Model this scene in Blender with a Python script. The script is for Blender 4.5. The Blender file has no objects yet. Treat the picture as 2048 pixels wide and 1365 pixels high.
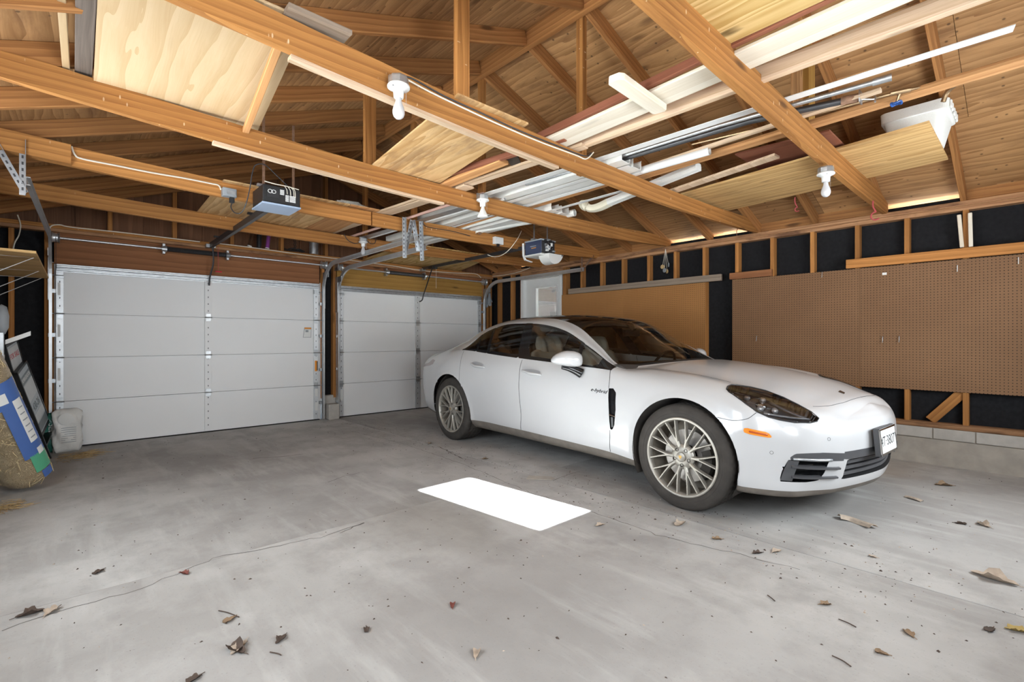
import bpy, bmesh, math, random
import numpy as np
from mathutils import Vector, Matrix, Euler
random.seed(7)
SC = bpy.context.scene
COL = SC.collection
PI = math.pi
# ------------------------------------------------------------------ camera, sky, sun, exposure
CAM_H = 1.155; FPX = 972.0; YAW = math.radians(42.6)
cam = bpy.data.cameras.new('camera'); camo = bpy.data.objects.new('camera', cam); COL.objects.link(camo)
cam.sensor_width = 36.0; cam.lens = FPX / 2048 * 36.0
cam.shift_y = -3.5 / 2048; cam.clip_start = 0.02; cam.clip_end = 200
camo.location = (0, 0, CAM_H); camo.rotation_euler = (PI / 2, 0, -YAW)
SC.camera = camo
world = bpy.data.worlds.new('world'); SC.world = world; world.use_nodes = True
wn = world.node_tree.nodes; wl = world.node_tree.links
wn.clear()
wo = wn.new('ShaderNodeOutputWorld'); wb = wn.new('ShaderNodeBackground'); sky = wn.new('ShaderNodeTexSky')
sky.sky_type = 'NISHITA'; sky.sun_disc = False; sky.sun_elevation = math.radians(27.7); sky.sun_rotation = math.radians(174); sky.dust_density = 2.0
wl.new(sky.outputs[0], wb.inputs[0]); wl.new(wb.outputs[0], wo.inputs[0]); wb.inputs[1].default_value = 0.35
# the sun comes in low through the small window of the wall behind the camera and lands on the floor
sl = bpy.data.lights.new('sun', 'SUN'); so = bpy.data.objects.new('sun', sl); COL.objects.link(so)
sl.energy = 210.0; sl.angle = math.radians(0.6); sl.color = (0.96, 0.98, 1.0)
_sd = Vector((-0.1002, 1.0, -0.525)).normalized()
so.rotation_euler = _sd.to_track_quat('-Z', 'Y').to_euler()
so.location = (2.6, -3, 4)
def area(name, loc, direction, sx, sy, power, color=(1, 1, 1)):
    l = bpy.data.lights.new(name, 'AREA'); o = bpy.data.objects.new(name, l); COL.objects.link(o)
    l.shape = 'RECTANGLE'; l.size = sx; l.size_y = sy; l.energy = power; l.color = color
    o.location = loc; o.rotation_euler = Vector(direction).to_track_quat('-Z', 'Z').to_euler()
    return o
# fill lamps in made-up window openings (left wall and back wall, all out of frame)
area('fill_left', (-0.66, 1.45, 1.50), (1, 0, 0), 1.75, 0.95, 44, (0.88, 0.95, 1.0))
area('fill_left_far', (-0.66, 3.325, 1.50), (1, 0, 0), 1.3, 0.95, 34, (0.88, 0.95, 1.0))
area('fill_back', (3.95, -0.655, 1.45), (0, 1, 0), 1.5, 1.0, 56, (0.88, 0.95, 1.0))
area('fill_back_near', (0.95, -0.655, 1.45), (0, 1, 0), 1.5, 1.0, 56, (0.88, 0.95, 1.0))
vs = SC.view_settings
SC.display_settings.display_device = 'sRGB'
vs.view_transform = 'Standard'; vs.look = 'None'; vs.exposure = 0.42; vs.gamma = 1.0; vs.use_curve_mapping = False
SC.cycles.max_bounces = 10; SC.cycles.diffuse_bounces = 6; SC.cycles.glossy_bounces = 4; SC.cycles.transmission_bounces = 8; SC.cycles.transparent_max_bounces = 10
SC.cycles.sample_clamp_indirect = 0.0
try: SC.cycles.caustics_reflective = False; SC.cycles.caustics_refractive = False
except Exception: pass

# ------------------------------------------------------------------ helpers
_s, _c = math.sin(YAW), math.cos(YAW)
def ray(u, v):
    r = (u - 1024.0) / FPX
    return (_s + _c * r, _c - _s * r, (679.0 - v) / FPX)
def on_z(u, v, z): d = ray(u, v); t = (z - CAM_H) / d[2]; return Vector((d[0] * t, d[1] * t, z))
def on_x(u, v, x): d = ray(u, v); t = x / d[0]; return Vector((x, d[1] * t, CAM_H + d[2] * t))
def on_y(u, v, y): d = ray(u, v); t = y / d[1]; return Vector((d[0] * t, y, CAM_H + d[2] * t))
def tag(o, label=None, cat=None, group=None, kind=None):
    if label: o['label'] = label
    if cat: o['category'] = cat
    if group: o['group'] = group
    if kind: o['kind'] = kind
    return o
def empty(name, loc=(0, 0, 0), label=None, cat=None, group=None, kind=None, parent=None, M=None):
    o = bpy.data.objects.new(name, None); COL.objects.link(o); o.empty_display_size = 0.05
    if M is not None: o.matrix_world = M
    else: o.location = loc
    if parent: o.parent = parent
    return tag(o, label, cat, group, kind)
def link(name, me, mat, parent=None, M=None, loc=None):
    o = bpy.data.objects.new(name, me); COL.objects.link(o)
    if mat is not None and len(me.materials) == 0: me.materials.append(mat)
    if M is not None: o.matrix_local = M
    if loc is not None: o.location = loc
    if parent is not None: o.parent = parent
    return o
class MB:
    def __init__(s): s.v = []; s.f = []
    def add(s, vs_, fs_, M=None):
        n = len(s.v)
        if M is not None: vs_ = [M @ Vector(p) for p in vs_]
        s.v.extend([tuple(p) for p in vs_]); s.f.extend([tuple(i + n for i in f) for f in fs_]); return s
    def box(s, x0, x1, y0, y1, z0, z1, M=None):
        return s.add([(x0, y0, z0), (x1, y0, z0), (x1, y1, z0), (x0, y1, z0), (x0, y0, z1), (x1, y0, z1), (x1, y1, z1), (x0, y1, z1)],
                     [(0, 3, 2, 1), (4, 5, 6, 7), (0, 1, 5, 4), (1, 2, 6, 5), (2, 3, 7, 6), (3, 0, 4, 7)], M)
    def tube(s, pts, r, n=8, caps=True, closed=False):
        pts = [Vector(p) for p in pts]; k = len(pts); vs_ = []; fs_ = []
        up = None
        for i, p in enumerate(pts):
            a = pts[i - 1] if (i > 0 or closed) else p; b = pts[(i + 1) % k] if (i < k - 1 or closed) else p
            t = (b - a).normalized()
            if up is None:
                up = Vector((0, 0, 1)) if abs(t.z) < 0.9 else Vector((1, 0, 0))
            x = t.cross(up)
            if x.length < 1e-5: x = t.orthogonal()
            x.normalize(); up = x.cross(t).normalized()
            rr = r[i] if isinstance(r, (list, tuple)) else r
            for q in range(n):
                a_ = 2 * PI * q / n
                vs_.append(p + (x * math.cos(a_) + up * math.sin(a_)) * rr)
        m = k if closed else k - 1
        for i in range(m):
            i2 = (i + 1) % k
            for q in range(n):
                q2 = (q + 1) % n
                fs_.append((i * n + q, i * n + q2, i2 * n + q2, i2 * n + q))
        if caps and not closed:
            fs_.append(tuple(range(n - 1, -1, -1))); fs_.append(tuple((k - 1) * n + q for q in range(n)))
        return s.add(vs_, fs_)
    def lathe(s, prof, n=24, M=None, cap=True):
        vs_ = []; fs_ = []; k = len(prof)
        for (r, z) in prof:
            for q in range(n):
                a = 2 * PI * q / n; vs_.append((r * math.cos(a), r * math.sin(a), z))
        for i in range(k - 1):
            for q in range(n):
                q2 = (q + 1) % n; fs_.append((i * n + q, i * n + q2, (i + 1) * n + q2, (i + 1) * n + q))
        if cap:
            fs_.append(tuple(range(n - 1, -1, -1))); fs_.append(tuple((k - 1) * n + q for q in range(n)))
        return s.add(vs_, fs_, M)
    def prism(s, poly, z0, z1, M=None):
        n = len(poly)
        vs_ = [(p[0], p[1], z0) for p in poly] + [(p[0], p[1], z1) for p in poly]
        fs_ = [tuple(range(n - 1, -1, -1)), tuple(range(n, 2 * n))] + [(i, (i + 1) % n, n + (i + 1) % n, n + i) for i in range(n)]
        return s.add(vs_, fs_, M)
    def sweep(s, prof, pts, ups=None, closed_prof=True, caps=True):
        # 2-D profile (x across, y up) carried along a path
        pts = [Vector(p) for p in pts]; k = len(pts); n = len(prof); vs_ = []; fs_ = []
        for i, p in enumerate(pts):
            a = pts[max(i - 1, 0)]; b = pts[min(i + 1, k - 1)]; t = (b - a).normalized()
            up = Vector(ups[i]) if ups else Vector((0, 0, 1))
            x = t.cross(up).normalized(); u2 = x.cross(t).normalized()
            for (px, py) in prof: vs_.append(p + x * px + u2 * py)
        for i in range(k - 1):
            for q in range(n if closed_prof else n - 1):
                q2 = (q + 1) % n; fs_.append((i * n + q, i * n + q2, (i + 1) * n + q2, (i + 1) * n + q))
        if caps and closed_prof:
            fs_.append(tuple(range(n - 1, -1, -1))); fs_.append(tuple((k - 1) * n + q for q in range(n)))
        return s.add(vs_, fs_)
    def mesh(s, name, smooth=False, fix=True, bevel=0.0):
        me = bpy.data.meshes.new(name); me.from_pydata(s.v, [], s.f)
        if fix or bevel:
            bm = bmesh.new(); bm.from_mesh(me)
            if fix: bmesh.ops.recalc_face_normals(bm, faces=bm.faces)
            if bevel:
                bmesh.ops.bevel(bm, geom=[e for e in bm.edges if len(e.link_faces) == 2 and e.calc_face_angle(0) > 0.5], offset=bevel, segments=1, affect='EDGES', clamp_overlap=True)
            bm.to_mesh(me); bm.free()
        if smooth is True: me.polygons.foreach_set('use_smooth', [True] * len(me.polygons))
        elif smooth: me.polygons.foreach_set('use_smooth', [True] * len(me.polygons)); me.set_sharp_from_angle(angle=smooth)
        me.update(); return me
    def build(s, name, mat, parent=None, smooth=False, bevel=0.0, M=None, loc=None, fix=True):
        return link(name, s.mesh(name, smooth, fix, bevel), mat, parent, M, loc)
SM = math.radians(35)
def frame_x(p0, p1, up=(0, 0, 1)):
    p0 = Vector(p0); p1 = Vector(p1); x = (p1 - p0); L = x.length; x = x.normalized(); up = Vector(up)
    y = up.cross(x).normalized(); z = x.cross(y).normalized()
    M = Matrix((x, y, z)).transposed().to_4x4(); M.translation = (p0 + p1) / 2
    return M, L
def board(name, p0, p1, w, h, mat, parent=None, up=(0, 0, 1), bevel=0.003, sag=0.0, ends=None):
    """timber with its grain along local X; w across, h along 'up'; p0-p1 is the centre line"""
    M, L = frame_x(p0, p1, up)
    b = MB()
    if sag:
        n = 8; prof = [(-w / 2, -h / 2), (w / 2, -h / 2), (w / 2, h / 2), (-w / 2, h / 2)]
        b.sweep(prof, [(-L / 2 + L * i / n, 0, -sag * (1 - (2 * i / n - 1) ** 2)) for i in range(n + 1)])
        bevel = 0
    else: b.box(-L / 2, L / 2, -w / 2, w / 2, -h / 2, h / 2)
    return b.build(name, mat, parent, bevel=bevel, M=M)
def bx(name, x0, x1, y0, y1, z0, z1, mat, parent=None, bevel=0.0, grain=None):
    """axis aligned box whose local X runs along its grain axis"""
    c = Vector(((x0 + x1) / 2, (y0 + y1) / 2, (z0 + z1) / 2)); d = [abs(x1 - x0), abs(y1 - y0), abs(z1 - z0)]
    if grain is None: grain = d.index(max(d))
    if grain == 0: R = Matrix.Identity(4); e = d
    elif grain == 1: R = Matrix.Rotation(PI / 2, 4, 'Z'); e = [d[1], d[0], d[2]]
    else: R = Matrix.Rotation(-PI / 2, 4, 'Y'); e = [d[2], d[1], d[0]]
    M = R.copy(); M.translation = c
    return MB().box(-e[0] / 2, e[0] / 2, -e[1] / 2, e[1] / 2, -e[2] / 2, e[2] / 2).build(name, mat, parent, bevel=bevel, M=M)
def text_obj(name, s, size, M, mat, parent, extrude=0.001, align='CENTER', shear=0.0, sx=1.0):
    cu = bpy.data.curves.new(name, 'FONT'); cu.body = s; cu.size = size; cu.extrude = extrude; cu.align_x = align; cu.align_y = 'CENTER'; cu.shear = shear
    o = bpy.data.objects.new(name, cu); COL.objects.link(o)
    dg = bpy.context.evaluated_depsgraph_get(); me = bpy.data.meshes.new_from_object(o.evaluated_get(dg))
    bpy.data.objects.remove(o); bpy.data.curves.remove(cu)
    if sx != 1.0: me.transform(Matrix.Diagonal((sx, 1, 1, 1)))
    me.materials.clear()
    return link(name, me, mat, parent, M)
def arc(c, r, a0, a1, n, plane='yz'):
    out = []
    for i in range(n + 1):
        a = a0 + (a1 - a0) * i / n
        if plane == 'yz': out.append((c[0], c[1] + r * math.cos(a), c[2] + r * math.sin(a)))
        elif plane == 'xz': out.append((c[0] + r * math.cos(a), c[1], c[2] + r * math.sin(a)))
        else: out.append((c[0] + r * math.cos(a), c[1] + r * math.sin(a), c[2]))
    return out
def smooth_path(pts, n=6):
    pts = [Vector(p) for p in pts]; out = []
    for i in range(len(pts) - 1):
        p0 = pts[max(i - 1, 0)]; p1 = pts[i]; p2 = pts[i + 1]; p3 = pts[min(i + 2, len(pts) - 1)]
        for k in range(n):
            t = k / n
            out.append(0.5 * ((2 * p1) + (p2 - p0) * t + (2 * p0 - 5 * p1 + 4 * p2 - p3) * t * t + (3 * p1 - p0 - 3 * p2 + p3) * t ** 3))
    out.append(pts[-1]); return out

# ------------------------------------------------------------------ materials
MATS = {}
class NT:
    def __init__(s, name):
        s.m = bpy.data.materials.new(name); s.m.use_nodes = True; s.t = s.m.node_tree; s.n = s.t.nodes; s.l = s.t.links
        s.b = s.n['Principled BSDF']; s.out = s.n['Material Output']
    def node(s, typ, ins=None, **kw):
        nd = s.n.new(typ)
        for k, v in kw.items(): setattr(nd, k, v)
        for k, v in (ins or {}).items():
            if isinstance(v, bpy.types.NodeSocket): s.l.new(v, nd.inputs[k])
            else: nd.inputs[k].default_value = v
        return nd
    def math(s, op, a, b=0.0, c=0.0, clamp=False):
        nd = s.n.new('ShaderNodeMath'); nd.operation = op; nd.use_clamp = clamp
        for i, v in enumerate((a, b, c)):
            if isinstance(v, bpy.types.NodeSocket): s.l.new(v, nd.inputs[i])
            else: nd.inputs[i].default_value = v
        return nd.outputs[0]
    def mix(s, f, a, b, mode='MIX'):
        nd = s.n.new('ShaderNodeMix'); nd.data_type = 'RGBA'; nd.blend_type = mode
        for k, v in ((0, f), (6, a), (7, b)):
            if isinstance(v, bpy.types.NodeSocket): s.l.new(v, nd.inputs[k])
            else: nd.inputs[k].default_value = (*v, 1) if isinstance(v, tuple) and len(v) == 3 else v
        return nd.outputs[2]
    def ramp(s, f, stops):
        nd = s.n.new('ShaderNodeValToRGB'); cr = nd.color_ramp
        while len(cr.elements) < len(stops): cr.elements.new(0.5)
        for e, (p, c) in zip(cr.elements, stops):
            e.position = p; e.color = (c, c, c, 1) if not isinstance(c, tuple) else (*c, 1)
        s.l.new(f, nd.inputs[0]); return nd.outputs[0]
    def coord(s, scale=(1, 1, 1), rnd=0.0, kind='Object'):
        tc = s.n.new('ShaderNodeTexCoord'); o = tc.outputs[kind]
        if rnd:
            oi = s.n.new('ShaderNodeObjectInfo'); v = s.node('ShaderNodeVectorMath', operation='SCALE'); v.inputs[0].default_value = (rnd, rnd * 0.37, rnd * 0.71); s.l.new(oi.outputs['Random'], v.inputs['Scale'])
            a = s.node('ShaderNodeVectorMath', {0: o, 1: v.outputs[0]}, operation='ADD'); o = a.outputs[0]
        mp = s.node('ShaderNodeMapping', {'Vector': o}); mp.inputs['Scale'].default_value = scale
        return mp.outputs[0]
    def noise(s, vec, scale, detail=3.0, rough=0.55, dist=0.0):
        return s.node('ShaderNodeTexNoise', {'Vector': vec, 'Scale': scale, 'Detail': detail, 'Roughness': rough, 'Distortion': dist}).outputs[0]
    def bump(s, h, strength=0.3, dist=0.01):
        b = s.node('ShaderNodeBump', {'Height': h, 'Strength': strength, 'Distance': dist}); s.l.new(b.outputs[0], s.b.inputs['Normal'])
    def set(s, **kw):
        for k, v in kw.items():
            k = k.replace('_', ' ')
            if isinstance(v, bpy.types.NodeSocket): s.l.new(v, s.b.inputs[k])
            else: s.b.inputs[k].default_value = (*v, 1) if isinstance(v, tuple) and len(v) == 3 else v
        return s
def mat(name, col, rough=0.5, metal=0.0, var=0.06, bump=0.0, scale=8.0, spec=0.5, **kw):
    """plain surface with a little uneven tone"""
    t = NT(name); v = t.coord(rnd=13.0); n = t.noise(v, scale, 4.0)
    c2 = tuple(max(0, x * (1 - var * 2.2)) for x in col); c1 = tuple(min(1, x * (1 + var)) for x in col)
    t.set(Base_Color=t.mix(n, c2, c1), Roughness=rough, Metallic=metal)
    t.b.inputs['Specular IOR Level'].default_value = spec
    if bump: t.bump(n, bump, 0.01)
    for k, vv in kw.items(): t.set(**{k: vv})
    MATS[name] = t.m; return t.m
def wood(name, c1, c2, rings=9.0, fib=0.5, knots=0.5, rough=0.75, var=0.35, dist=2.5, warp=0.05, stain=0.0, stainc=(0.08, 0.06, 0.05), knotsc=(1.3, 5.0, 5.0), off=0.06, flecks=0.0, specks=0.0):
    t = NT(name)
    v = t.coord(rnd=41.0)
    st = t.node('ShaderNodeMapping', {'Vector': v}); st.inputs['Scale'].default_value = (0.55, 4.0, 4.0)
    w = t.node('ShaderNodeTexNoise', {'Vector': st.outputs[0], 'Scale': 1.6, 'Detail': 2.0})
    wv = t.node('ShaderNodeVectorMath', {0: w.outputs[1]}, operation='SCALE'); wv.inputs['Scale'].default_value = warp
    v2 = t.node('ShaderNodeVectorMath', {0: v, 1: wv.outputs[0]}, operation='ADD').outputs[0]
    mp = t.node('ShaderNodeMapping', {'Vector': v2}); mp.inputs['Scale'].default_value = (0.10, 1.0, 1.0); mp.inputs['Location'].default_value = (0.3, off, off * 0.8)
    ring = t.node('ShaderNodeTexWave', {'Vector': mp.outputs[0], 'Scale': rings, 'Distortion': dist, 'Detail': 2.0, 'Detail Scale': 1.2}, wave_type='RINGS', rings_direction='X', wave_profile='SAW').outputs[1]
    fm = t.node('ShaderNodeMapping', {'Vector': v2}); fm.inputs['Scale'].default_value = (3.0, 130.0, 130.0)
    f = t.noise(fm.outputs[0], 1.0, 3.0)
    g = t.math('MULTIPLY_ADD', f, fib, t.math('MULTIPLY', ring, 1.0 - fib))
    c = t.mix(t.ramp(g, [(0.2, 0.0), (0.75, 1.0)]), c2, c1)
    # tone differs from board to board, and along a board
    oi = t.n.new('ShaderNodeObjectInfo')
    lw = t.noise(v, 0.9, 2.0)
    br = t.math('MULTIPLY_ADD', oi.outputs['Random'], var, t.math('MULTIPLY_ADD', lw, 0.5, 0.75 - var / 2))
    brc = t.node('ShaderNodeCombineColor', {0: br, 1: br, 2: br}).outputs[0]
    c = t.mix(1.0, c, brc, 'MULTIPLY')
    if knots:
        km = t.node('ShaderNodeMapping', {'Vector': v2}); km.inputs['Scale'].default_value = knotsc
        vo = t.node('ShaderNodeTexVoronoi', {'Vector': km.outputs[0], 'Scale': 1.0, 'Randomness': 1.0})
        k = t.ramp(vo.outputs['Distance'], [(0.06, 1.0), (0.13, 0.0)])
        c = t.mix(t.math('MULTIPLY', k, knots), c, tuple(x * 0.28 for x in c2))
    if stain:
        sm = t.node('ShaderNodeMapping', {'Vector': v}); sm.inputs['Scale'].default_value = (1.2, 5.0, 5.0)
        sn = t.ramp(t.noise(sm.outputs[0], 1.6, 5.0, 0.65), [(0.52, 0.0), (0.66, 1.0)])
        c = t.mix(t.math('MULTIPLY', sn, stain), c, stainc)
    if specks:
        vo2 = t.node('ShaderNodeTexVoronoi', {'Vector': v, 'Scale': 11.0, 'Randomness': 1.0})
        c = t.mix(t.math('MULTIPLY', t.ramp(vo2.outputs['Distance'], [(0.07, 1.0), (0.13, 0.0)]), specks), c, (0.05, 0.03, 0.018))
    if flecks:
        fm2 = t.node('ShaderNodeMapping', {'Vector': v}); fm2.inputs['Scale'].default_value = (26.0, 26.0, 9.0)
        vo3 = t.node('ShaderNodeTexVoronoi', {'Vector': fm2.outputs[0], 'Scale': 1.0, 'Randomness': 1.0})
        patchy = t.ramp(t.noise(v, 2.2, 2.0), [(0.45, 0.0), (0.6, 1.0)])
        c = t.mix(t.math('MULTIPLY', t.math('MULTIPLY', t.ramp(vo3.outputs['Distance'], [(0.07, 1.0), (0.12, 0.0)]), flecks), patchy), c, (0.80, 0.60, 0.38))
    t.set(Base_Color=c, Roughness=rough); t.b.inputs['Specular IOR Level'].default_value = 0.25
    t.bump(g, 0.25, 0.004)
    MATS[name] = t.m; return t.m
W_JOIST = wood('joist_wood', (0.47, 0.215, 0.062), (0.26, 0.105, 0.028), rings=8, knots=0.8, fib=0.6, flecks=0.75, var=0.3)
W_RAFT = wood('rafter_wood', (0.42, 0.195, 0.066), (0.24, 0.10, 0.032), rings=9, knots=0.8, fib=0.6)
W_STUD = wood('stud_wood', (0.47, 0.21, 0.062), (0.27, 0.11, 0.03), rings=8, knots=0.5, fib=0.65, var=0.45)
W_PLATE = wood('plate_wood', (0.44, 0.24, 0.12), (0.22, 0.10, 0.045), rings=8, knots=0.6, fib=0.6, stain=0.8, stainc=(0.10, 0.045, 0.025))
W_SHEATH = wood('roof_plywood', (0.46, 0.255, 0.11), (0.27, 0.135, 0.052), rings=9, knots=0.6, fib=0.5, dist=5, warp=0.14, var=0.3, stain=0.45, stainc=(0.13, 0.062, 0.03), knotsc=(1.2, 3.2, 3.2), off=0.35, specks=0.7)
W_PLY = wood('new_plywood', (0.60, 0.445, 0.27), (0.50, 0.345, 0.185), rings=7, knots=0.1, fib=0.45, dist=4, warp=0.12, var=0.1, off=0.5)
W_PLYR = wood('rough_plywood', (0.66, 0.44, 0.22), (0.46, 0.26, 0.10), rings=7, knots=0.35, fib=0.45, dist=5, warp=0.18, var=0.15, stain=0.5, stainc=(0.20, 0.10, 0.05), knotsc=(1.0, 2.5, 2.5), off=0.4)
W_PLYY = wood('knotty_plywood', (0.68, 0.48, 0.22), (0.47, 0.29, 0.09), rings=5, knots=0.9, fib=0.2, dist=8, warp=0.4, var=0.1, knotsc=(1.6, 2.4, 2.4), off=0.4)
W_SHELF = wood('shelf_plywood', (0.68, 0.45, 0.20), (0.44, 0.25, 0.09), rings=9, knots=0.6, fib=0.55, dist=4, warp=0.10, var=0.1, knotsc=(2.0, 7.0, 7.0), stain=0.4, stainc=(0.17, 0.09, 0.035))
W_CEDAR = wood('cedar_board', (0.62, 0.33, 0.14), (0.42, 0.19, 0.07), rings=7, knots=0.4, fib=0.6)
W_TAN = wood('pale_board', (0.66, 0.50, 0.36), (0.46, 0.31, 0.19), rings=6, knots=0.5, fib=0.65, var=0.15)
W_WHITE = wood('whitewashed_board', (0.80, 0.74, 0.63), (0.66, 0.57, 0.44), rings=5, knots=0.2, fib=0.6, var=0.08)
W_GREY = wood('weathered_board', (0.33, 0.26, 0.20), (0.20, 0.15, 0.11), rings=6, knots=0.5, fib=0.7, var=0.15)
W_DKGREY = wood('grey_plank', (0.19, 0.15, 0.125), (0.10, 0.08, 0.065), rings=6, knots=0.1, fib=0.7, var=0.1)
W_BROWN = wood('brown_header', (0.33, 0.14, 0.06), (0.21, 0.085, 0.035), rings=5, knots=0.8, fib=0.6, var=0.1, knotsc=(1.6, 5, 5))
W_OLIVE = wood('olive_header', (0.42, 0.235, 0.06), (0.29, 0.15, 0.035), rings=5, knots=0.7, fib=0.6, var=0.1)
W_MAROON = wood('maroon_panel', (0.27, 0.10, 0.055), (0.20, 0.07, 0.04), rings=3, knots=0.0, fib=0.7, var=0.1)
W_SIDING = wood('siding_brown', (0.22, 0.105, 0.055), (0.13, 0.06, 0.03), rings=4, knots=0.1, fib=0.7, var=0.25)
M_FELT = mat('black_felt', (0.016, 0.016, 0.018), 0.9, var=0.3, scale=30, spec=0.2)
M_CONC_W = mat('block_concrete', (0.50, 0.47, 0.43), 0.95, var=0.12, bump=0.4, scale=14, spec=0.2)
M_CONC_D = mat('footing_concrete', (0.43, 0.39, 0.34), 0.95, var=0.2, bump=0.5, scale=7, spec=0.2)
M_GALV = mat('galvanised_steel', (0.58, 0.60, 0.62), 0.38, metal=0.85, var=0.22, scale=22)
M_TRACK = mat('track_steel', (0.66, 0.67, 0.68), 0.36, metal=0.75, var=0.10, scale=12)
M_STEELD = mat('dark_steel', (0.10, 0.10, 0.105), 0.45, metal=0.7, var=0.15)
M_RUST = mat('rusty_strap', (0.33, 0.19, 0.12), 0.75, metal=0.3, var=0.3, scale=40)
M_BLACK = mat('black_plastic', (0.017, 0.017, 0.018), 0.42, var=0.1)
M_RUBBER = mat('black_rubber', (0.022, 0.021, 0.02), 0.8, var=0.25, spec=0.3)
M_DOORW = mat('white_door_steel', (0.84, 0.84, 0.84), 0.45, var=0.015, scale=3)
M_STILE = mat('stile_steel', (0.75, 0.77, 0.79), 0.42, metal=0.55, var=0.10, scale=14)
M_WHITE = mat('white_vinyl', (0.72, 0.72, 0.71), 0.4, var=0.03)
M_GUTTER = mat('gutter_white', (0.76, 0.76, 0.73), 0.42, var=0.10, scale=6)
M_CREAM = mat('cream_paint', (0.74, 0.70, 0.56), 0.5, var=0.06)
M_PORC = mat('porcelain', (0.70, 0.70, 0.69), 0.25, var=0.03)
M_FOAM = mat('styrofoam', (0.82, 0.82, 0.78), 0.9, var=0.05, bump=0.4, scale=160, spec=0.2)
M_WIREW = mat('white_cable', (0.80, 0.74, 0.62), 0.5, var=0.05)
M_WIREK = mat('dark_cable', (0.035, 0.035, 0.04), 0.5, var=0.1)
M_COPPER = mat('tarnished_copper', (0.48, 0.33, 0.19), 0.38, metal=0.85, var=0.25, scale=20)
M_BLUEH = mat('blue_valve_paint', (0.02, 0.09, 0.32), 0.4)
M_RED = mat('red_plastic', (0.55, 0.03, 0.04), 0.45)
M_PINK = mat('red_rubber_hook', (0.42, 0.06, 0.07), 0.5)
M_PURPLE = mat('purple_wrap', (0.26, 0.06, 0.30), 0.3)
M_GREYP = mat('grey_plastic', (0.30, 0.32, 0.34), 0.5)
M_BLUEG = mat('blue_grey_enamel', (0.33, 0.41, 0.55), 0.5, var=0.03)
M_NAVY = mat('navy_plastic', (0.035, 0.05, 0.10), 0.35)
M_LENS = mat('white_lens', (0.84, 0.83, 0.80), 0.3, var=0.02, Transmission_Weight=0.15)
M_BULB = mat('frosted_bulb', (0.70, 0.70, 0.72), 0.15, var=0.0, Transmission_Weight=0.25)
M_LABEL = mat('label_white', (0.78, 0.78, 0.76), 0.6, var=0.02)
M_INK = mat('black_ink', (0.02, 0.02, 0.022), 0.6, var=0.0)
M_ORANGE = mat('orange_label', (0.85, 0.30, 0.02), 0.5)
M_LEAF = mat('dead_leaf', (0.30, 0.20, 0.12), 0.85, var=0.3, scale=30)
M_LEAFD = mat('dark_leaf', (0.09, 0.06, 0.045), 0.85, var=0.3, scale=30)
M_LEAFP = mat('pale_leaf', (0.52, 0.42, 0.33), 0.85, var=0.25, scale=30)
M_STRAW = mat('straw', (0.55, 0.38, 0.18), 0.8, var=0.3, scale=40)
M_BARK = mat('grey_bark', (0.26, 0.22, 0.18), 0.9, var=0.3, scale=30)
def glassmat(name, col=(1, 1, 1), rough=0.0, ior=1.45):
    t = NT(name); t.set(Base_Color=col, Roughness=rough, Transmission_Weight=1.0, IOR=ior); MATS[name] = t.m; return t.m
def thin_glass(name, tint, refl=0.10):
    # a thin sheet: tinted see-through plus a mirror coat
    t = NT(name); t.n.remove(t.b)
    tr = t.node('ShaderNodeBsdfTransparent', {'Color': (*tint, 1)}); gl = t.node('ShaderNodeBsdfGlossy', {'Color': (1, 1, 1, 1), 'Roughness': 0.02})
    lw = t.node('ShaderNodeLayerWeight', {'Blend': 0.35})
    f = t.math('MULTIPLY_ADD', lw.outputs['Fresnel'], 0.9, refl * 0.4, clamp=True)
    mx = t.node('ShaderNodeMixShader', {0: f, 1: tr.outputs[0], 2: gl.outputs[0]}); t.l.new(mx.outputs[0], t.out.inputs[0]); MATS[name] = t.m; return t.m
M_GLASS = thin_glass('window_glass', (0.92, 0.95, 0.96), 0.1)
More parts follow.
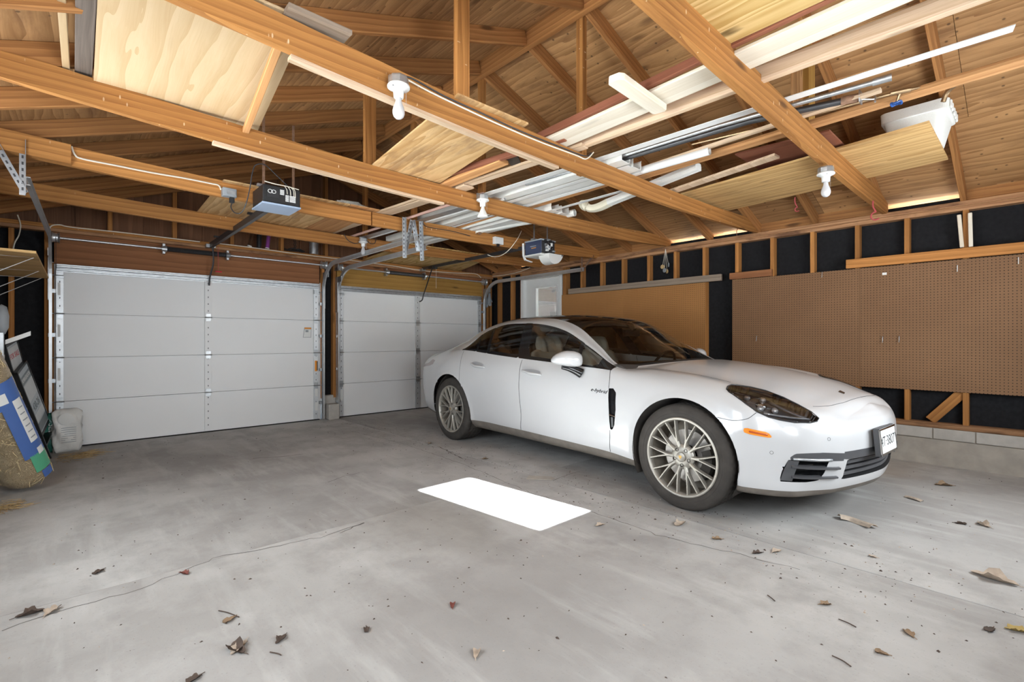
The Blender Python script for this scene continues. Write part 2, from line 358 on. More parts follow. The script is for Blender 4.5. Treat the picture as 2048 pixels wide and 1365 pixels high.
# concrete slab: broad stains, darker and paler patches at set spots, fine sand grain
def concrete():
    t = NT('slab_concrete'); v = t.coord(rnd=3.0)
    big = t.noise(v, 0.55, 5, 0.6); mid = t.noise(v, 2.6, 6, 0.65); fine = t.noise(v, 90, 3, 0.6)
    sw = t.node('ShaderNodeMapping', {'Vector': v}); sw.inputs['Rotation'].default_value = (0, 0, 0.5); sw.inputs['Scale'].default_value = (1.2, 7.0, 1.0)
    sweep = t.noise(sw.outputs[0], 1.1, 4, 0.6)
    c = t.mix(t.ramp(big, [(0.35, 0.0), (0.65, 1.0)]), (0.33, 0.315, 0.30), (0.50, 0.485, 0.465))
    c = t.mix(t.math('MULTIPLY', t.ramp(mid, [(0.40, 1.0), (0.56, 0.0)]), 0.5), c, (0.28, 0.265, 0.25))
    c = t.mix(t.math('MULTIPLY', t.ramp(sweep, [(0.52, 0.0), (0.7, 1.0)]), 0.40), c, (0.55, 0.54, 0.52))
    c = t.mix(t.math('MULTIPLY', t.ramp(fine, [(0.62, 0.0), (0.70, 1.0)]), 0.35), c, (0.22, 0.21, 0.20))
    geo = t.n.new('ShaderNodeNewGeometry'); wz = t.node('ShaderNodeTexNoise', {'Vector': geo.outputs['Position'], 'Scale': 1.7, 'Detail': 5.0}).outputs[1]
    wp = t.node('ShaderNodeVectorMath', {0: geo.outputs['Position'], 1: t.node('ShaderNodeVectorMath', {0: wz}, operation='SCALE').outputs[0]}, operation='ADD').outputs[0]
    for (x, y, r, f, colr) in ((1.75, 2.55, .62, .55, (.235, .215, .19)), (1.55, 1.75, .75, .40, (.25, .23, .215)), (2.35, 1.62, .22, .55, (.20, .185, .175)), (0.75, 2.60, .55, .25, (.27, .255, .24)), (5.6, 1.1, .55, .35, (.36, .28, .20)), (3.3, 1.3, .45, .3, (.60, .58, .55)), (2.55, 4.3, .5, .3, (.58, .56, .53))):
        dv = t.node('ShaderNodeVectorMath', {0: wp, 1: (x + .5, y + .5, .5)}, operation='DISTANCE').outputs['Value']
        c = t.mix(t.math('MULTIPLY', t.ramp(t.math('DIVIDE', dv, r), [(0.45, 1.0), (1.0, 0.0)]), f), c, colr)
    t.set(Base_Color=c, Roughness=0.9); t.b.inputs['Specular IOR Level'].default_value = 0.25
    t.bump(t.math('MULTIPLY_ADD', fine, 0.35, mid), 0.25, 0.006); return t.m
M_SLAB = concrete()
# pegboard: hardboard with a one-inch grid of holes
def pegboard(name, c1, c2):
    t = NT(name); tc = t.n.new('ShaderNodeTexCoord'); o = tc.outputs['Object']
    sp = t.node('ShaderNodeSeparateXYZ', {0: o})
    def cell(x): return t.math('ABSOLUTE', t.math('SUBTRACT', t.math('FRACT', t.math('MULTIPLY', x, 1 / 0.0254)), 0.5))
    a = cell(sp.outputs[0]); b = cell(sp.outputs[1])
    d = t.math('SQRT', t.math('ADD', t.math('MULTIPLY', a, a), t.math('MULTIPLY', b, b)))
    hole = t.ramp(d, [(0.115, 1.0), (0.165, 0.0)])
    v = t.coord(); n = t.noise(v, 1.4, 5, 0.6); n2 = t.noise(v, 30, 3)
    c = t.mix(t.math('MULTIPLY_ADD', n2, 0.25, t.math('SUBTRACT', n, 0.12)), c2, c1)
    t.set(Base_Color=t.mix(hole, c, (0.012, 0.010, 0.008)), Roughness=0.7); t.b.inputs['Specular IOR Level'].default_value = 0.3
    t.bump(t.math('SUBTRACT', 1.0, hole), 0.4, 0.004); return t.m
M_PEG = pegboard('tan_pegboard', (0.45, 0.215, 0.070), (0.33, 0.15, 0.048))
M_PEGD = pegboard('brown_pegboard', (0.27, 0.145, 0.072), (0.165, 0.085, 0.040))
XL, XR, YF, YB = -0.60, 5.94, 7.01, -0.62
RX = 2.75; RZ = 3.53; PT = 2.40          # ridge, rafter underside at the ridge, top of the plates
SLP = (RZ - PT) / (XR - RX); RD = 0.115; ANG = math.atan(SLP)
# ---------------- floor: concrete slabs with open joints
fl = empty('floor', kind='structure', label='worn grey concrete garage floor poured in slabs', cat='floor')
JX, JY = 2.93, 2.93
for (x0, x1) in ((XL - .12, JX - .004), (JX + .004, XR + .12)):
    for (y0, y1) in ((YB - .15, JY - .0015), (JY + .0015, YF + .25)):
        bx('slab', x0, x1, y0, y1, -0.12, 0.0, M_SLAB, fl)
MB().box(XL - .3, XR + .3, YB - .3, YF + .4, -0.2, -0.13).build('subgrade', M_CONC_D, fl)
# ---------------- right wall: black sheathing, studs, plates, block curb
wr = empty('wall_right', kind='structure', label='open stud wall with black sheathing on a concrete curb', cat='wall')
DY0, DY1 = 5.27, 6.19
sh = MB().box(6.03, 6.05, YB - .1, DY0, 0.3, 2.45); sh.box(6.03, 6.05, DY1, YF + .1, 0.3, 2.45); sh.box(6.03, 6.05, DY0, DY1, 2.24, 2.45)
sh.build('sheathing', M_FELT, wr)
for y in (-0.5, 0.06, 0.474, 0.888, 1.285, 1.69, 2.095, 2.49, 2.897, 3.295, 3.694, 4.113, 4.498, 4.88, 5.245, 6.245, 6.50, 6.86):
    bx('stud', XR, 6.03, y - 0.041, y, 0.38, 2.316, W_STUD, wr, bevel=.002)
bx('stud', XR, 6.03, 5.205 - .041, 5.205, 0.38, 2.316, W_STUD, wr, bevel=.002)
bx('header', XR + .005, 6.03, DY0 - .03, DY1 + .06, 2.235, 2.315, W_PLATE, wr)
bx('top_plate', XR - .002, 6.03, YB, YF, 2.314, 2.356, W_PLATE, wr, bevel=.003)
bx('top_plate', XR, 6.03, YB, YF, 2.358, PT, W_PLATE, wr, bevel=.003)
bx('bottom_plate', XR - .006, 6.03, YB, DY0 - .04, 0.332, 0.381, W_PLATE, wr, bevel=.004)
bx('bottom_plate', XR - .006, 6.03, DY1 + .03, YF, 0.332, 0.381, W_PLATE, wr, bevel=.004)
board('brace', (5.985, 0.70, 0.395), (5.985, 0.44, 0.72), 0.04, 0.085, W_STUD, wr, up=(0, 0.7, 0.4))
y = YB
for L in (.62, .39, .29, .41, .35, .22, .40, .39, .40, .30, .40, .40, .39, .40, .40, .40):
    if y + L > DY0 - .05: break
    bx('concrete_block', XR - .012 + random.uniform(-.003, .003), 6.06, y + .004, y + L - .004, 0.232, 0.330, M_CONC_W, wr, bevel=.004); y += L
MB().box(XR - .001, 6.06, YB, DY0 - .05, 0.2, 0.331).build('mortar', M_CONC_D, wr)
MB().sweep([(-.03, 0.228), (.11, 0.228), (.11, -.02), (-.06, -.02), (-.045, .06)], [(XR, YB, 0), (XR, DY0 - .05, 0)]).build('footing', M_CONC_D, wr, bevel=0)
MB().box(XR - .02, 6.1, DY1 + .03, YF + .1, -0.02, 0.332).build('footing', M_CONC_D, wr)
# ---------------- door wall
wf = empty('wall_front', kind='structure', label='front wall framing around the two overhead doors', cat='wall')
D1, D2 = (-0.075, 2.690), (2.965, 5.665); DT = 1.945
b = MB()
for x0, x1 in ((XL - .1, D1[0] - .03), (D1[1] + .03, D2[0] - .03), (D2[1] + .03, XR + .1)): b.box(x0, x1, YF + .09, YF + .11, 0.25, 2.35)
b.box(XL - .1, XR + .1, YF + .075, YF + .089, 1.95, 2.35); b.build('sheathing', M_FELT, wf)
def stf(x, z0=0.30, z1=2.28, w=.041, n='stud'): bx(n, x, x + w, YF, YF + .09, z0, z1, W_STUD, wf, bevel=.002)
for x in (-0.565, -0.42, D1[0] - .085, D1[1] + .035, D2[0] - .075, D2[1] + .035, D2[1] + .14, 5.89): stf(x)
stf(D1[0] - .052, 0.25, 1.96); 
bx('header', D1[0] - .01, D1[1], YF - .002, YF + .04, 1.952, 2.225, W_BROWN, wf, bevel=.003)
bx('header', D2[0] - .02, D2[1] + .03, YF - .002, YF + .04, 1.945, 2.225, W_OLIVE, wf, bevel=.003)
bx('filler', D1[0] - .05, XR, YF + .012, YF + .06, 2.225, 2.285, W_BROWN, wf)
bx('top_plate', XL, XR, YF - .03, YF + .09, 2.282, 2.320, W_PLATE, wf, bevel=.003)
bx('top_plate', XL, XR, YF - .02, YF + .09, 2.322, 2.362, W_JOIST, wf, bevel=.003)
# concrete piers that carry the posts
for (x0, x1) in ((D1[1] + .045, D2[0] - .03), (XL, D1[0] - .06), (D2[1] + .06, XR)):
    MB().box(x0, x1, YF - .0, YF + .14, 0, 0.34).build('pier', M_CONC_W, wf, bevel=.01)
bx('concrete_block', D1[1] + .075, D2[0] - .045, YF - .16, YF - .01, 0, 0.225, M_CONC_W, wf, bevel=.012)
# gable: vertical siding boards outside, sparse gable studs inside
x = XL - .2; k = 0
while x < XR + .2:
    w = .148; xm = x + w / 2; zt = PT + .22 + (min(xm - XL, XR - xm)) * SLP
    MB().box(-(zt - 2.3) / 2, (zt - 2.3) / 2, -w / 2 - .004, w / 2 + .004, -.009, .009).build('siding_board', W_SIDING, wf, M=Matrix.Translation((xm, YF + .12 + .0185 * (k % 2), (zt + 2.3) / 2)) @ Matrix(((0, 1, 0, 0), (0, 0, 1, 0), (1, 0, 0, 0), (0, 0, 0, 1))))
    x += w; k += 1
for x in (0.35, 0.95, 1.56, 2.17, 2.78, 3.4, 4.0, 4.6, 5.2):
    zt = PT + (min(x - XL, XR - x)) * SLP
    bx('gable_stud', x, x + .04, YF + .02, YF + .105, 2.362, zt, W_STUD, wf)
# ---------------- left wall and back wall (mostly behind the camera), with openings, most made up for fill lamps
wleft = empty('wall_left', kind='structure', label='left stud wall behind the shelf', cat='wall')
b = MB(); xo = XL - .09
for (y0, y1, z0, z1) in ((YB - .1, .55, 0.2, 2.45), (.55, 2.35, 0.2, .98), (.55, 2.35, 2.02, 2.45), (2.35, 2.65, 0.2, 2.45), (2.65, 4.00, .2, .98), (2.65, 4.00, 2.02, 2.45), (4.00, YF + .1, .2, 2.45)):
    b.box(xo - .02, xo, y0, y1, z0, z1)
b.build('sheathing', M_FELT, wleft)
for y in (-.5, 0, .55, 2.39, 2.65, 4.04, 4.50, 5.55, 5.95, 6.35, 6.72, 6.95): bx('stud', xo, XL, y - .04, y, 0.3, 2.316, W_STUD, wleft, bevel=.002)
bx('top_plate', xo, XL, YB, YF, 2.316, PT, W_PLATE, wleft); bx('bottom_plate', xo, XL, YB, YF, 0.30, .345, W_PLATE, wleft)
MB().box(xo - .05, XL + .01, YB, YF + .05, -.02, .30).build('footing', M_CONC_D, wleft)
wb_ = empty('wall_back', kind='structure', label='back wall behind the viewer with a small window and two made-up ones', cat='wall')
b = MB(); yo = YB - .09
def holewall(b, holes, a0, a1, z0, z1):
    xs = sorted({a0, a1, *[h for q in holes for h in q[:2]]})
    for p, q in zip(xs, xs[1:]):
        zs = sorted([(h[2], h[3]) for h in holes if h[0] <= p + 1e-6 and h[1] >= q - 1e-6]); z = z0
        for (u, w) in zs: b.box(p, q, yo - .02, yo, z, u); z = w
        b.box(p, q, yo - .02, yo, z, z1)
holewall(b, [(.2, 1.7, .95, 1.95), (2.386, 2.896, 1.448, 2.072), (3.2, 4.7, .95, 1.95)], XL - .1, XR + .1, 0, 2.45)
b.build('sheathing', M_FELT, wb_)
def frame_window(n, label, axis, a0, a1, z0, z1, pos, pane=True):
    w = empty('window_%d' % n, kind='structure', label=label, cat='window'); f = MB()
    for q in ((a0 - .03, a1 + .03, z0 - .04, z0), (a0 - .03, a1 + .03, z1, z1 + .04), (a0 - .03, a0, z0, z1), (a1, a1 + .03, z0, z1)):
        if axis == 'y': f.box(q[0], q[1], pos - .03, pos + .03, q[2], q[3])
        else: f.box(pos - .03, pos + .03, q[0], q[1], q[2], q[3])
    f.build('window_frame', M_WHITE, w)
    g = MB()
    if axis == 'y': g.box(a0, a1, pos - .002, pos + .002, z0, z1)
    else: g.box(pos - .002, pos + .002, a0, a1, z0, z1)
    g.build('pane', M_GLASS, w)
frame_window(3, 'small back window that lets the sun in', 'y', 2.386, 2.896, 1.448, 2.072, yo - .01)
frame_window(4, 'made-up left window nearest the viewer, for fill light', 'x', .55, 2.35, .98, 2.02, XL - .10)  # both left windows are made up to hold the fill lamps
frame_window(5, 'second made-up left window, for fill light', 'x', 2.65, 4.00, .98, 2.02, XL - .10)
x = XL - .2
for k, (x0, x1) in enumerate(((.2, 1.7), (3.2, 4.7))):  # back windows added to hold the frontal fill lamps
    w = empty('window_%d' % (k + 1), kind='structure', label='made-up back window, white blind drawn to keep the sun out', cat='window')
    MB().box(x0, x1, yo - .016, yo - .010, .95, 1.95).build('blind', M_WHITE, w)  # added so the sun stays out of this opening
    f = MB()
    for q in ((x0 - .03, x1 + .03, .91, .95), (x0 - .03, x1 + .03, 1.95, 1.99), (x0 - .03, x0, .95, 1.95), (x1, x1 + .03, .95, 1.95)): f.box(q[0], q[1], yo - .03, yo + .03, q[2], q[3])
    f.build('window_frame', M_WHITE, w)
b = MB(); b.add([(XL - .3, yo - .01, 2.44), (XR + .3, yo - .01, 2.44), (RX, yo - .01, RZ + .3)], [(0, 1, 2)]); b.add([(XL - .3, yo - .02, 2.44), (XR + .3, yo - .02, 2.44), (RX, yo - .02, RZ + .3)], [(0, 2, 1)])
b.build('gable_board', W_SIDING, wb_)
for x in (-.3, .15, 1.7, 2.1, 2.33, 2.875, 3.15, 4.7, 5.2, 5.8): bx('stud', x, x + .04, yo, YB, 0.04, 2.316, W_STUD, wb_)
bx('top_plate', XL, XR, yo, YB, 2.316, PT, W_PLATE, wb_)
# ---------------- roof
ce = empty('ceiling', kind='structure', label='open rafter roof with plywood sheathing and tie joists', cat='ceiling')
RY = [0.47 + .5865 * k for k in range(-1, 12)]
cosA = math.cos(ANG)
for sgn in (-1, 1):
    xe = XR + .45 if sgn > 0 else XL - .45
    for y in RY:
        zc = RD / 2 / cosA
        p0 = (RX + sgn * .021, y, RZ - .021 * SLP + zc); p1 = (xe, y, RZ - abs(xe - RX) * SLP + zc)
        board('rafter', p1, p0, .04, RD, W_RAFT, ce, up=(0, 0, 1))
    # plywood sheathing: rows of sheets, joints staggered over the rafters
    zo = RD / cosA; t = .0065 / cosA
    SL = abs(xe - RX) / cosA; s0 = 0.0; row = 0
    while s0 < SL - .01:
        s1 = min(s0 + 1.215, SL); y = YB - .25 - (1.2 if row % 2 else 0)
        while y < YF + .3:
            ya = max(y, YB - .25); yb = min(y + 2.44, YF + .3)
            if yb > ya + .02:
                sm = (s0 + s1) / 2; xm = RX + sgn * sm * cosA; zm = RZ + zo - abs(xm - RX) * SLP + .0075
                M = Matrix.Translation((xm, (ya + yb) / 2, zm)) @ Matrix.Rotation(sgn * ANG, 4, 'Y') @ Matrix.Rotation(PI / 2, 4, 'Z')
                MB().box(-(yb - ya) / 2 + .0015, (yb - ya) / 2 - .0015, -(s1 - s0) / 2 + .0015, (s1 - s0) / 2 - .0015, -.0065, .0065).build('roof_sheathing', W_SHEATH, ce, M=M)
            y += 2.44
        s0 = s1; row += 1
b = bx('ridge_board', RX - .019, RX + .019, YB, YF, RZ - .03, RZ + .155, W_RAFT, ce)
# blocking closes most of the eave gaps; daylight still gets in through a few
for k, (ya, yb) in enumerate(zip(RY, RY[1:])):
    for sgn in (-1, 1):
        if sgn > 0 and k in (1, 4, 5, 10): continue
        xw = (XR + .05) if sgn > 0 else (XL - .06)
        bx('eave_block', xw, xw + .03, ya + .02, yb - .02, PT - .06, RZ - abs(xw - RX) * SLP + RD / cosA + .02, W_RAFT, ce)
# a weatherproof skin above the sheathing so that no light leaks through the seams
for sgn in (-1, 1):
    xe = XR + .5 if sgn > 0 else XL - .5
    z1 = RZ + RD / cosA + .035; z2 = z1 - abs(xe - RX) * SLP
    MB().add([(RX, YB - .3, z1), (RX, YF + .35, z1), (xe, YF + .35, z2), (xe, YB - .3, z2), (RX, YB - .3, z1 + .02), (RX, YF + .35, z1 + .02), (xe, YF + .35, z2 + .02), (xe, YB - .3, z2 + .02)],
             [(0, 1, 2, 3), (4, 7, 6, 5), (0, 4, 5, 1), (1, 5, 6, 2), (2, 6, 7, 3), (3, 7, 4, 0)]).build('roof_felt', M_FELT, ce)
# tie joists: Y, depth, bottom height at left end / middle / right end
JO = [(1.04, .17, 2.56, 2.417, 2.390), (2.24, .140, 2.515, 2.345, 2.395), (3.40, .140, 2.445, 2.30, 2.405), (4.57, .135, 2.39, 2.30, 2.385), (5.74, .130, 2.355, 2.29, 2.375)]
def jz(j, x):
    y, dp, a, m, c = JO[j]; t = (x - XL) / (XR - XL)
    return a * (1 - t) * (1 - 2 * t) + m * 4 * t * (1 - t) + c * t * (2 * t - 1)
def joist(j, xa, xb, dy=0.0, mt=None):
    y, dp = JO[j][:2]; M, L = frame_x((xa, y + dy, 0), (xb, y + dy, 0)); b = MB(); n = 14
    pts = []
    for i in range(n + 1):
        x = xa + (xb - xa) * i / n; pts.append((x - (xa + xb) / 2, 0, jz(j, x) + dp / 2))
    prof = [(-.02, -dp / 2), (.02, -dp / 2), (.02, dp / 2), (-.02, dp / 2)]
    vsx = []; 
    for (px, py, pz) in pts:
        x = px + (xa + xb) / 2; top = dp / 2
        room = PT + RD / cosA * .5 + (min(x - (XL - .1), (XR + .1) - x)) * SLP - (pz - dp / 2) + .02
        th = max(.035, min(dp, room))
        vsx.append([(px, q, pz + (r if r < 0 else -dp / 2 + th)) for q, r in prof])
    b.v = [p for r in vsx for p in r]
    for i in range(n):
        for q in range(4): q2 = (q + 1) % 4; b.f.append((i * 4 + q, i * 4 + q2, (i + 1) * 4 + q2, (i + 1) * 4 + q))
    b.f += [(3, 2, 1, 0), (n * 4, n * 4 + 1, n * 4 + 2, n * 4 + 3)]
    return b.build('ceiling_joist', mt or W_JOIST, ce, M=Matrix.Translation(((xa + xb) / 2, y + dy, 0)))
joist(0, XL, XR + .05); joist(1, XL, XR + .05); joist(2, XL, XR + .05)
joist(3, XL, 2.262); joist(3, 2.275, XR + .05)
joist(3, XL, .03, dy=-.042); 
joist(4, XL, XR + .05)
def post(x, j, w=.04, d=.088, dy=.05):
    y = JO[j][0] + dy; z0 = jz(j, x) + .02; z1 = RZ - abs(x - RX) * SLP - .0
    bx('hanger_post', x - d / 2, x + d / 2, y - w / 2, y + w / 2, z0, z1 + .06, W_JOIST, ce, bevel=.002)
for j in (1, 2, 3, 4): post(RX + .045, j, dy=.045, w=.06, d=.05)
for j in (1, 2): post(1.70, j, dy=.042)
# ------------------------------------------------------------------ the car (local x rearward from the front axle, y to its right, z up)
_cd = Vector((0.0647, 0.9979, 0)).normalized()
CARM = Matrix(((_cd.x, -_cd.y, 0, 4.013), (_cd.y, _cd.x, 0, 1.589), (0, 0, 1, 0), (0, 0, 0, 1)))
car = empty('car', label='white four-door sports saloon with a black glass roof parked along the pegboard wall', cat='car', M=CARM)
def paint():
    t = NT('white_car_paint'); v = t.coord(kind='Object'); n = t.noise(v, 2.0, 5, 0.6)
    t.set(Base_Color=t.mix(n, (0.51, 0.51, 0.515), (0.57, 0.57, 0.575)), Roughness=0.34, Coat_Weight=0.8, Coat_Roughness=0.10); return t.m
M_PAINT = paint()
M_GLOSSK = mat('gloss_black', (0.012, 0.012, 0.013), 0.12, var=0.0)
M_SATINK = mat('satin_grey_trim', (0.075, 0.075, 0.08), 0.42, var=0.1)
M_SILL = mat('dusty_sill', (0.19, 0.165, 0.14), 0.7, var=0.25, scale=12)
M_GAP = mat('panel_gap', (0.02, 0.02, 0.02), 0.8, var=0.0)
M_CHROME = mat('chrome', (0.75, 0.75, 0.76), 0.12, metal=1.0, var=0.0)
M_RIM = mat('rim_silver', (0.40, 0.375, 0.33), 0.42, metal=0.55, var=0.10, scale=20)
M_RIMD = mat('rim_barrel', (0.30, 0.26, 0.21), 0.6, metal=0.4, var=0.2)
M_TYRE = mat('tyre_rubber', (0.058, 0.051, 0.045), 0.78, var=0.25, scale=14, spec=0.3)
M_LINER = mat('arch_liner', (0.05, 0.042, 0.035), 0.9, var=0.3)
M_AMBER = mat('amber_lens', (0.90, 0.27, 0.02), 0.25, var=0.05)
M_LAMPIN = mat('lamp_inner', (0.17, 0.175, 0.185), 0.35, metal=0.3, var=0.2)
M_LAMPBR = mat('lamp_bright', (0.85, 0.87, 0.9), 0.15, metal=0.6, var=0.0)
M_HIDE = mat('cream_leather', (0.72, 0.66, 0.55), 0.5, var=0.05)
M_HIDEB = mat('brown_leather', (0.19, 0.145, 0.11), 0.55, var=0.1)
M_DASH = mat('dark_dash', (0.06, 0.053, 0.048), 0.6, var=0.1)
M_DISC = mat('brake_disc', (0.45, 0.42, 0.39), 0.45, metal=0.7, var=0.15)
M_SGLASS = thin_glass('car_side_glass', (0.80, 0.80, 0.77), 0.10)
M_WGLASS = thin_glass('car_windscreen', (0.88, 0.91, 0.88), 0.08)
M_HLENS = thin_glass('headlamp_lens', (0.85, 0.85, 0.86), 0.10)
# control net: 19 stations x 11 points (half section, bottom centre to top centre)
N_ = lambda *a: list(a)
NET = [
 N_((-.75,0,.215),(-.762,.50,.215),(-.785,.53,.25),(-.812,.54,.345),(-.834,.545,.44),(-.837,.54,.52),(-.835,.525,.585),(-.822,.49,.640),(-.812,.40,.672),(-.817,.21,.700),(-.815,0,.727)),
 N_((-.69,0,.212),(-.695,.665,.212),(-.705,.69,.25),(-.735,.695,.355),(-.757,.695,.46),(-.757,.69,.555),(-.757,.665,.625),(-.755,.60,.685),(-.760,.48,.715),(-.770,.25,.745),(-.775,0,.755)),
 N_((-.60,0,.21),(-.605,.80,.21),(-.612,.822,.25),(-.602,.826,.37),(-.60,.83,.48),(-.60,.825,.59),(-.605,.795,.670),(-.605,.71,.735),(-.615,.56,.760),(-.63,.29,.793),(-.635,0,.803)),
 N_((-.44,0,.21),(-.44,.895,.21),(-.445,.915,.25),(-.44,.922,.38),(-.44,.925,.50),(-.44,.92,.62),(-.445,.885,.73),(-.445,.775,.800),(-.45,.60,.815),(-.45,.31,.850),(-.45,0,.862)),
 N_((-.25,0,.21),(-.25,.91,.21),(-.25,.942,.25),(-.25,.95,.38),(-.25,.955,.52),(-.25,.950,.66),(-.25,.915,.785),(-.25,.795,.850),(-.25,.62,.853),(-.25,.32,.893),(-.25,0,.906)),
 N_((0,0,.20),(0,.90,.20),(0,.942,.25),(0,.953,.38),(0,.966,.54),(0,.960,.70),(0,.918,.835),(0,.80,.895),(0,.63,.895),(0,.33,.937),(0,0,.950)),
 N_((.32,0,.19),(.32,.86,.19),(.32,.925,.25),(.32,.937,.38),(.32,.952,.55),(.32,.948,.72),(.32,.895,.868),(.32,.80,.918),(.33,.66,.925),(.33,.35,.968),(.33,0,.980)),
 N_((.66,0,.19),(.66,.84,.19),(.66,.90,.268),(.66,.918,.38),(.66,.940,.56),(.66,.936,.735),(.66,.868,.908),(.655,.806,.934),(.695,.705,.937),(0.5,0.38,0.974),(0.43,0,0.99)),
 N_((.95,0,.19),(.95,.83,.19),(.95,.893,.272),(.95,.912,.38),(.95,.936,.56),(.95,.934,.745),(.95,.872,.925),(.95,.768,1.072),(0.96,0.655,1.095),(0.82,0.37,1.13),(0.76,0,1.145)),
 N_((1.30,0,.19),(1.30,.83,.19),(1.30,.892,.276),(1.30,.912,.38),(1.30,.936,.56),(1.30,.936,.755),(1.30,.878,.945),(1.30,.712,1.224),(1.3,0.565,1.27),(1.18,0.33,1.325),(1.15,0,1.338)),
 N_((1.62,0,.19),(1.62,.83,.19),(1.62,.892,.28),(1.62,.914,.38),(1.62,.938,.56),(1.62,.938,.765),(1.62,.882,.962),(1.62,0.675,1.293),(1.62,0.515,1.352),(1.53,0.31,1.388),(1.5,0,1.4)),
 N_((2.00,0,.19),(2.00,.83,.19),(2.00,.892,.28),(2.00,.917,.39),(2.00,.942,.57),(2.00,.942,.775),(2.00,.884,.983),(2,0.655,1.318),(2,0.505,1.372),(1.98,0.3,1.408),(1.97,0,1.42)),
 N_((2.40,0,.19),(2.40,.84,.19),(2.40,.897,.28),(2.40,.93,.40),(2.40,.952,.58),(2.40,.950,.785),(2.40,.878,1.010),(2.4,0.655,1.295),(2.4,0.505,1.362),(2.4,0.3,1.397),(2.4,0,1.41)),
 N_((2.66,0,.20),(2.66,.87,.20),(2.66,.925,.27),(2.66,.948,.40),(2.66,.966,.59),(2.66,.958,.795),(2.66,.870,1.028),(2.66,0.705,1.205),(2.66,0.54,1.312),(2.66,0.3,1.355),(2.66,0,1.37)),
 N_((2.84,0,.21),(2.84,.88,.21),(2.84,.93,.26),(2.84,.955,.40),(2.84,.970,.60),(2.84,.960,.80),(2.84,.856,1.030),(2.85,0.795,1.062),(2.84,0.575,1.25),(2.84,0.31,1.305),(2.84,0,1.32)),
 N_((3.15,0,.22),(3.15,.88,.22),(3.15,.925,.26),(3.15,.952,.40),(3.15,.968,.60),(3.15,.952,.80),(3.15,.865,.975),(3.15,.740,1.062),(3.15,0.575,1.135),(3.15,0.31,1.185),(3.15,0,1.2)),
 N_((3.50,0,.24),(3.50,.84,.24),(3.50,.872,.28),(3.50,.895,.42),(3.50,.915,.60),(3.50,.902,.79),(3.50,.832,.935),(3.50,.715,.998),(3.50,.565,1.022),(3.50,.30,1.045),(3.50,0,1.052)),
 N_((3.78,0,.26),(3.78,.75,.26),(3.78,.785,.30),(3.80,.81,.43),(3.81,.83,.60),(3.81,.825,.77),(3.80,.775,.885),(3.79,.665,.950),(3.79,.53,.972),(3.79,.28,.988),(3.79,0,.993)),
 N_((3.96,0,.28),(3.96,.60,.28),(3.98,.625,.32),(4.01,.64,.44),(4.04,.65,.60),(4.03,.645,.74),(3.99,.60,.855),(3.96,.53,.905),(3.95,.43,.925),(3.95,.24,.938),(3.95,0,.942)),
]
NET = np.array(NET, float); NI, NJ = NET.shape[:2]
def _catmull(P, t, q, soft=1.0):
    """P (n,...) at knots t, evaluated at q: C1 cubic, tangents from the parabola through neighbours"""
    n = len(t); h = np.diff(t); d = np.diff(P, axis=0) / h.reshape(-1, *([1] * (P.ndim - 1)))
    m = np.empty_like(P); m[0] = d[0] * soft; m[-1] = d[-1]
    for i in range(1, n - 1): m[i] = (h[i] * d[i - 1] + h[i - 1] * d[i]) / (h[i] + h[i - 1])
    i = np.clip(np.searchsorted(t, q, side='right') - 1, 0, n - 2); hh = h[i]; s = (q - t[i]) / hh
    sh = (-1, *([1] * (P.ndim - 1))); s = s.reshape(sh); hh = hh.reshape(sh)
    return (2 * s**3 - 3 * s**2 + 1) * P[i] + (s**3 - 2 * s**2 + s) * hh * m[i] + (-2 * s**3 + 3 * s**2) * P[i + 1] + (s**3 - s**2) * hh * m[i + 1]
CAPCUT_FRONT = {'bumper_strip': [(-.7, .484), (.7, .484), (.7, .436), (-.7, .436)], 'grille': [(.512, .428), (.50, .434), (-.50, .434), (-.512, .428), (-.508, .335), (-.495, .308), (-.30, .306), (.30, .306), (.495, .308), (.508, .335)]}
_TX = NET[:, 4:7, 0].mean(axis=1)
WB = 2.943; WHX = (0.0, WB); AR = 0.396; AZ = 0.361
SOFT = np.ones((NJ, 3)); SOFT[1:8, 0] = .5
def body(u, v):
    """point of the right half of the body; u along (0..18), v up the section (0..10)"""
    u = np.atleast_1d(np.asarray(u, float)); v = np.atleast_1d(np.asarray(v, float))
    tx = np.interp(u, np.arange(NI), _TX)
    R = _catmull(NET, _TX, tx, SOFT)                                     # (k, NJ, 3)
    k = len(u); out = np.empty((k, 3))
    dl = np.sqrt(np.maximum(np.linalg.norm(np.diff(R, axis=1), axis=2), 1e-5)) # centripetal
    T = np.concatenate([np.zeros((k, 1)), np.cumsum(dl, axis=1)], axis=1)
    j = np.clip(v.astype(int), 0, NJ - 2); f = v - j; ar = np.arange(k)
    d = np.diff(R, axis=1) / dl[..., None]
    m = np.empty_like(R); m[:, 0] = d[:, 0]; m[:, -1] = d[:, -1]; m[:, -1, 2] = 0; m[:, -1, 0] = 0
    m[:, 1:-1] = (dl[:, 1:, None] * d[:, :-1] + dl[:, :-1, None] * d[:, 1:]) / (dl[:, 1:] + dl[:, :-1])[..., None]
    h = dl[ar, j][:, None]; s = f[:, None]
    out = (2 * s**3 - 3 * s**2 + 1) * R[ar, j] + (s**3 - 2 * s**2 + s) * h * m[ar, j] + (-2 * s**3 + 3 * s**2) * R[ar, j + 1] + (s**3 - s**2) * h * m[ar, j + 1]
    out[:, 1] = np.maximum(out[:, 1], 0)
    # flared lips round the wheel openings
    for wx in WHX:
        r = np.hypot(out[:, 0] - wx, out[:, 2] - AZ)
        g = np.exp(-((r - AR) / .030) ** 2) * .010 * np.clip((out[:, 1] - .75) / .1, 0, 1) * np.clip((out[:, 2] - .2) / .08, 0, 1)
        out[:, 1] += g
    return out
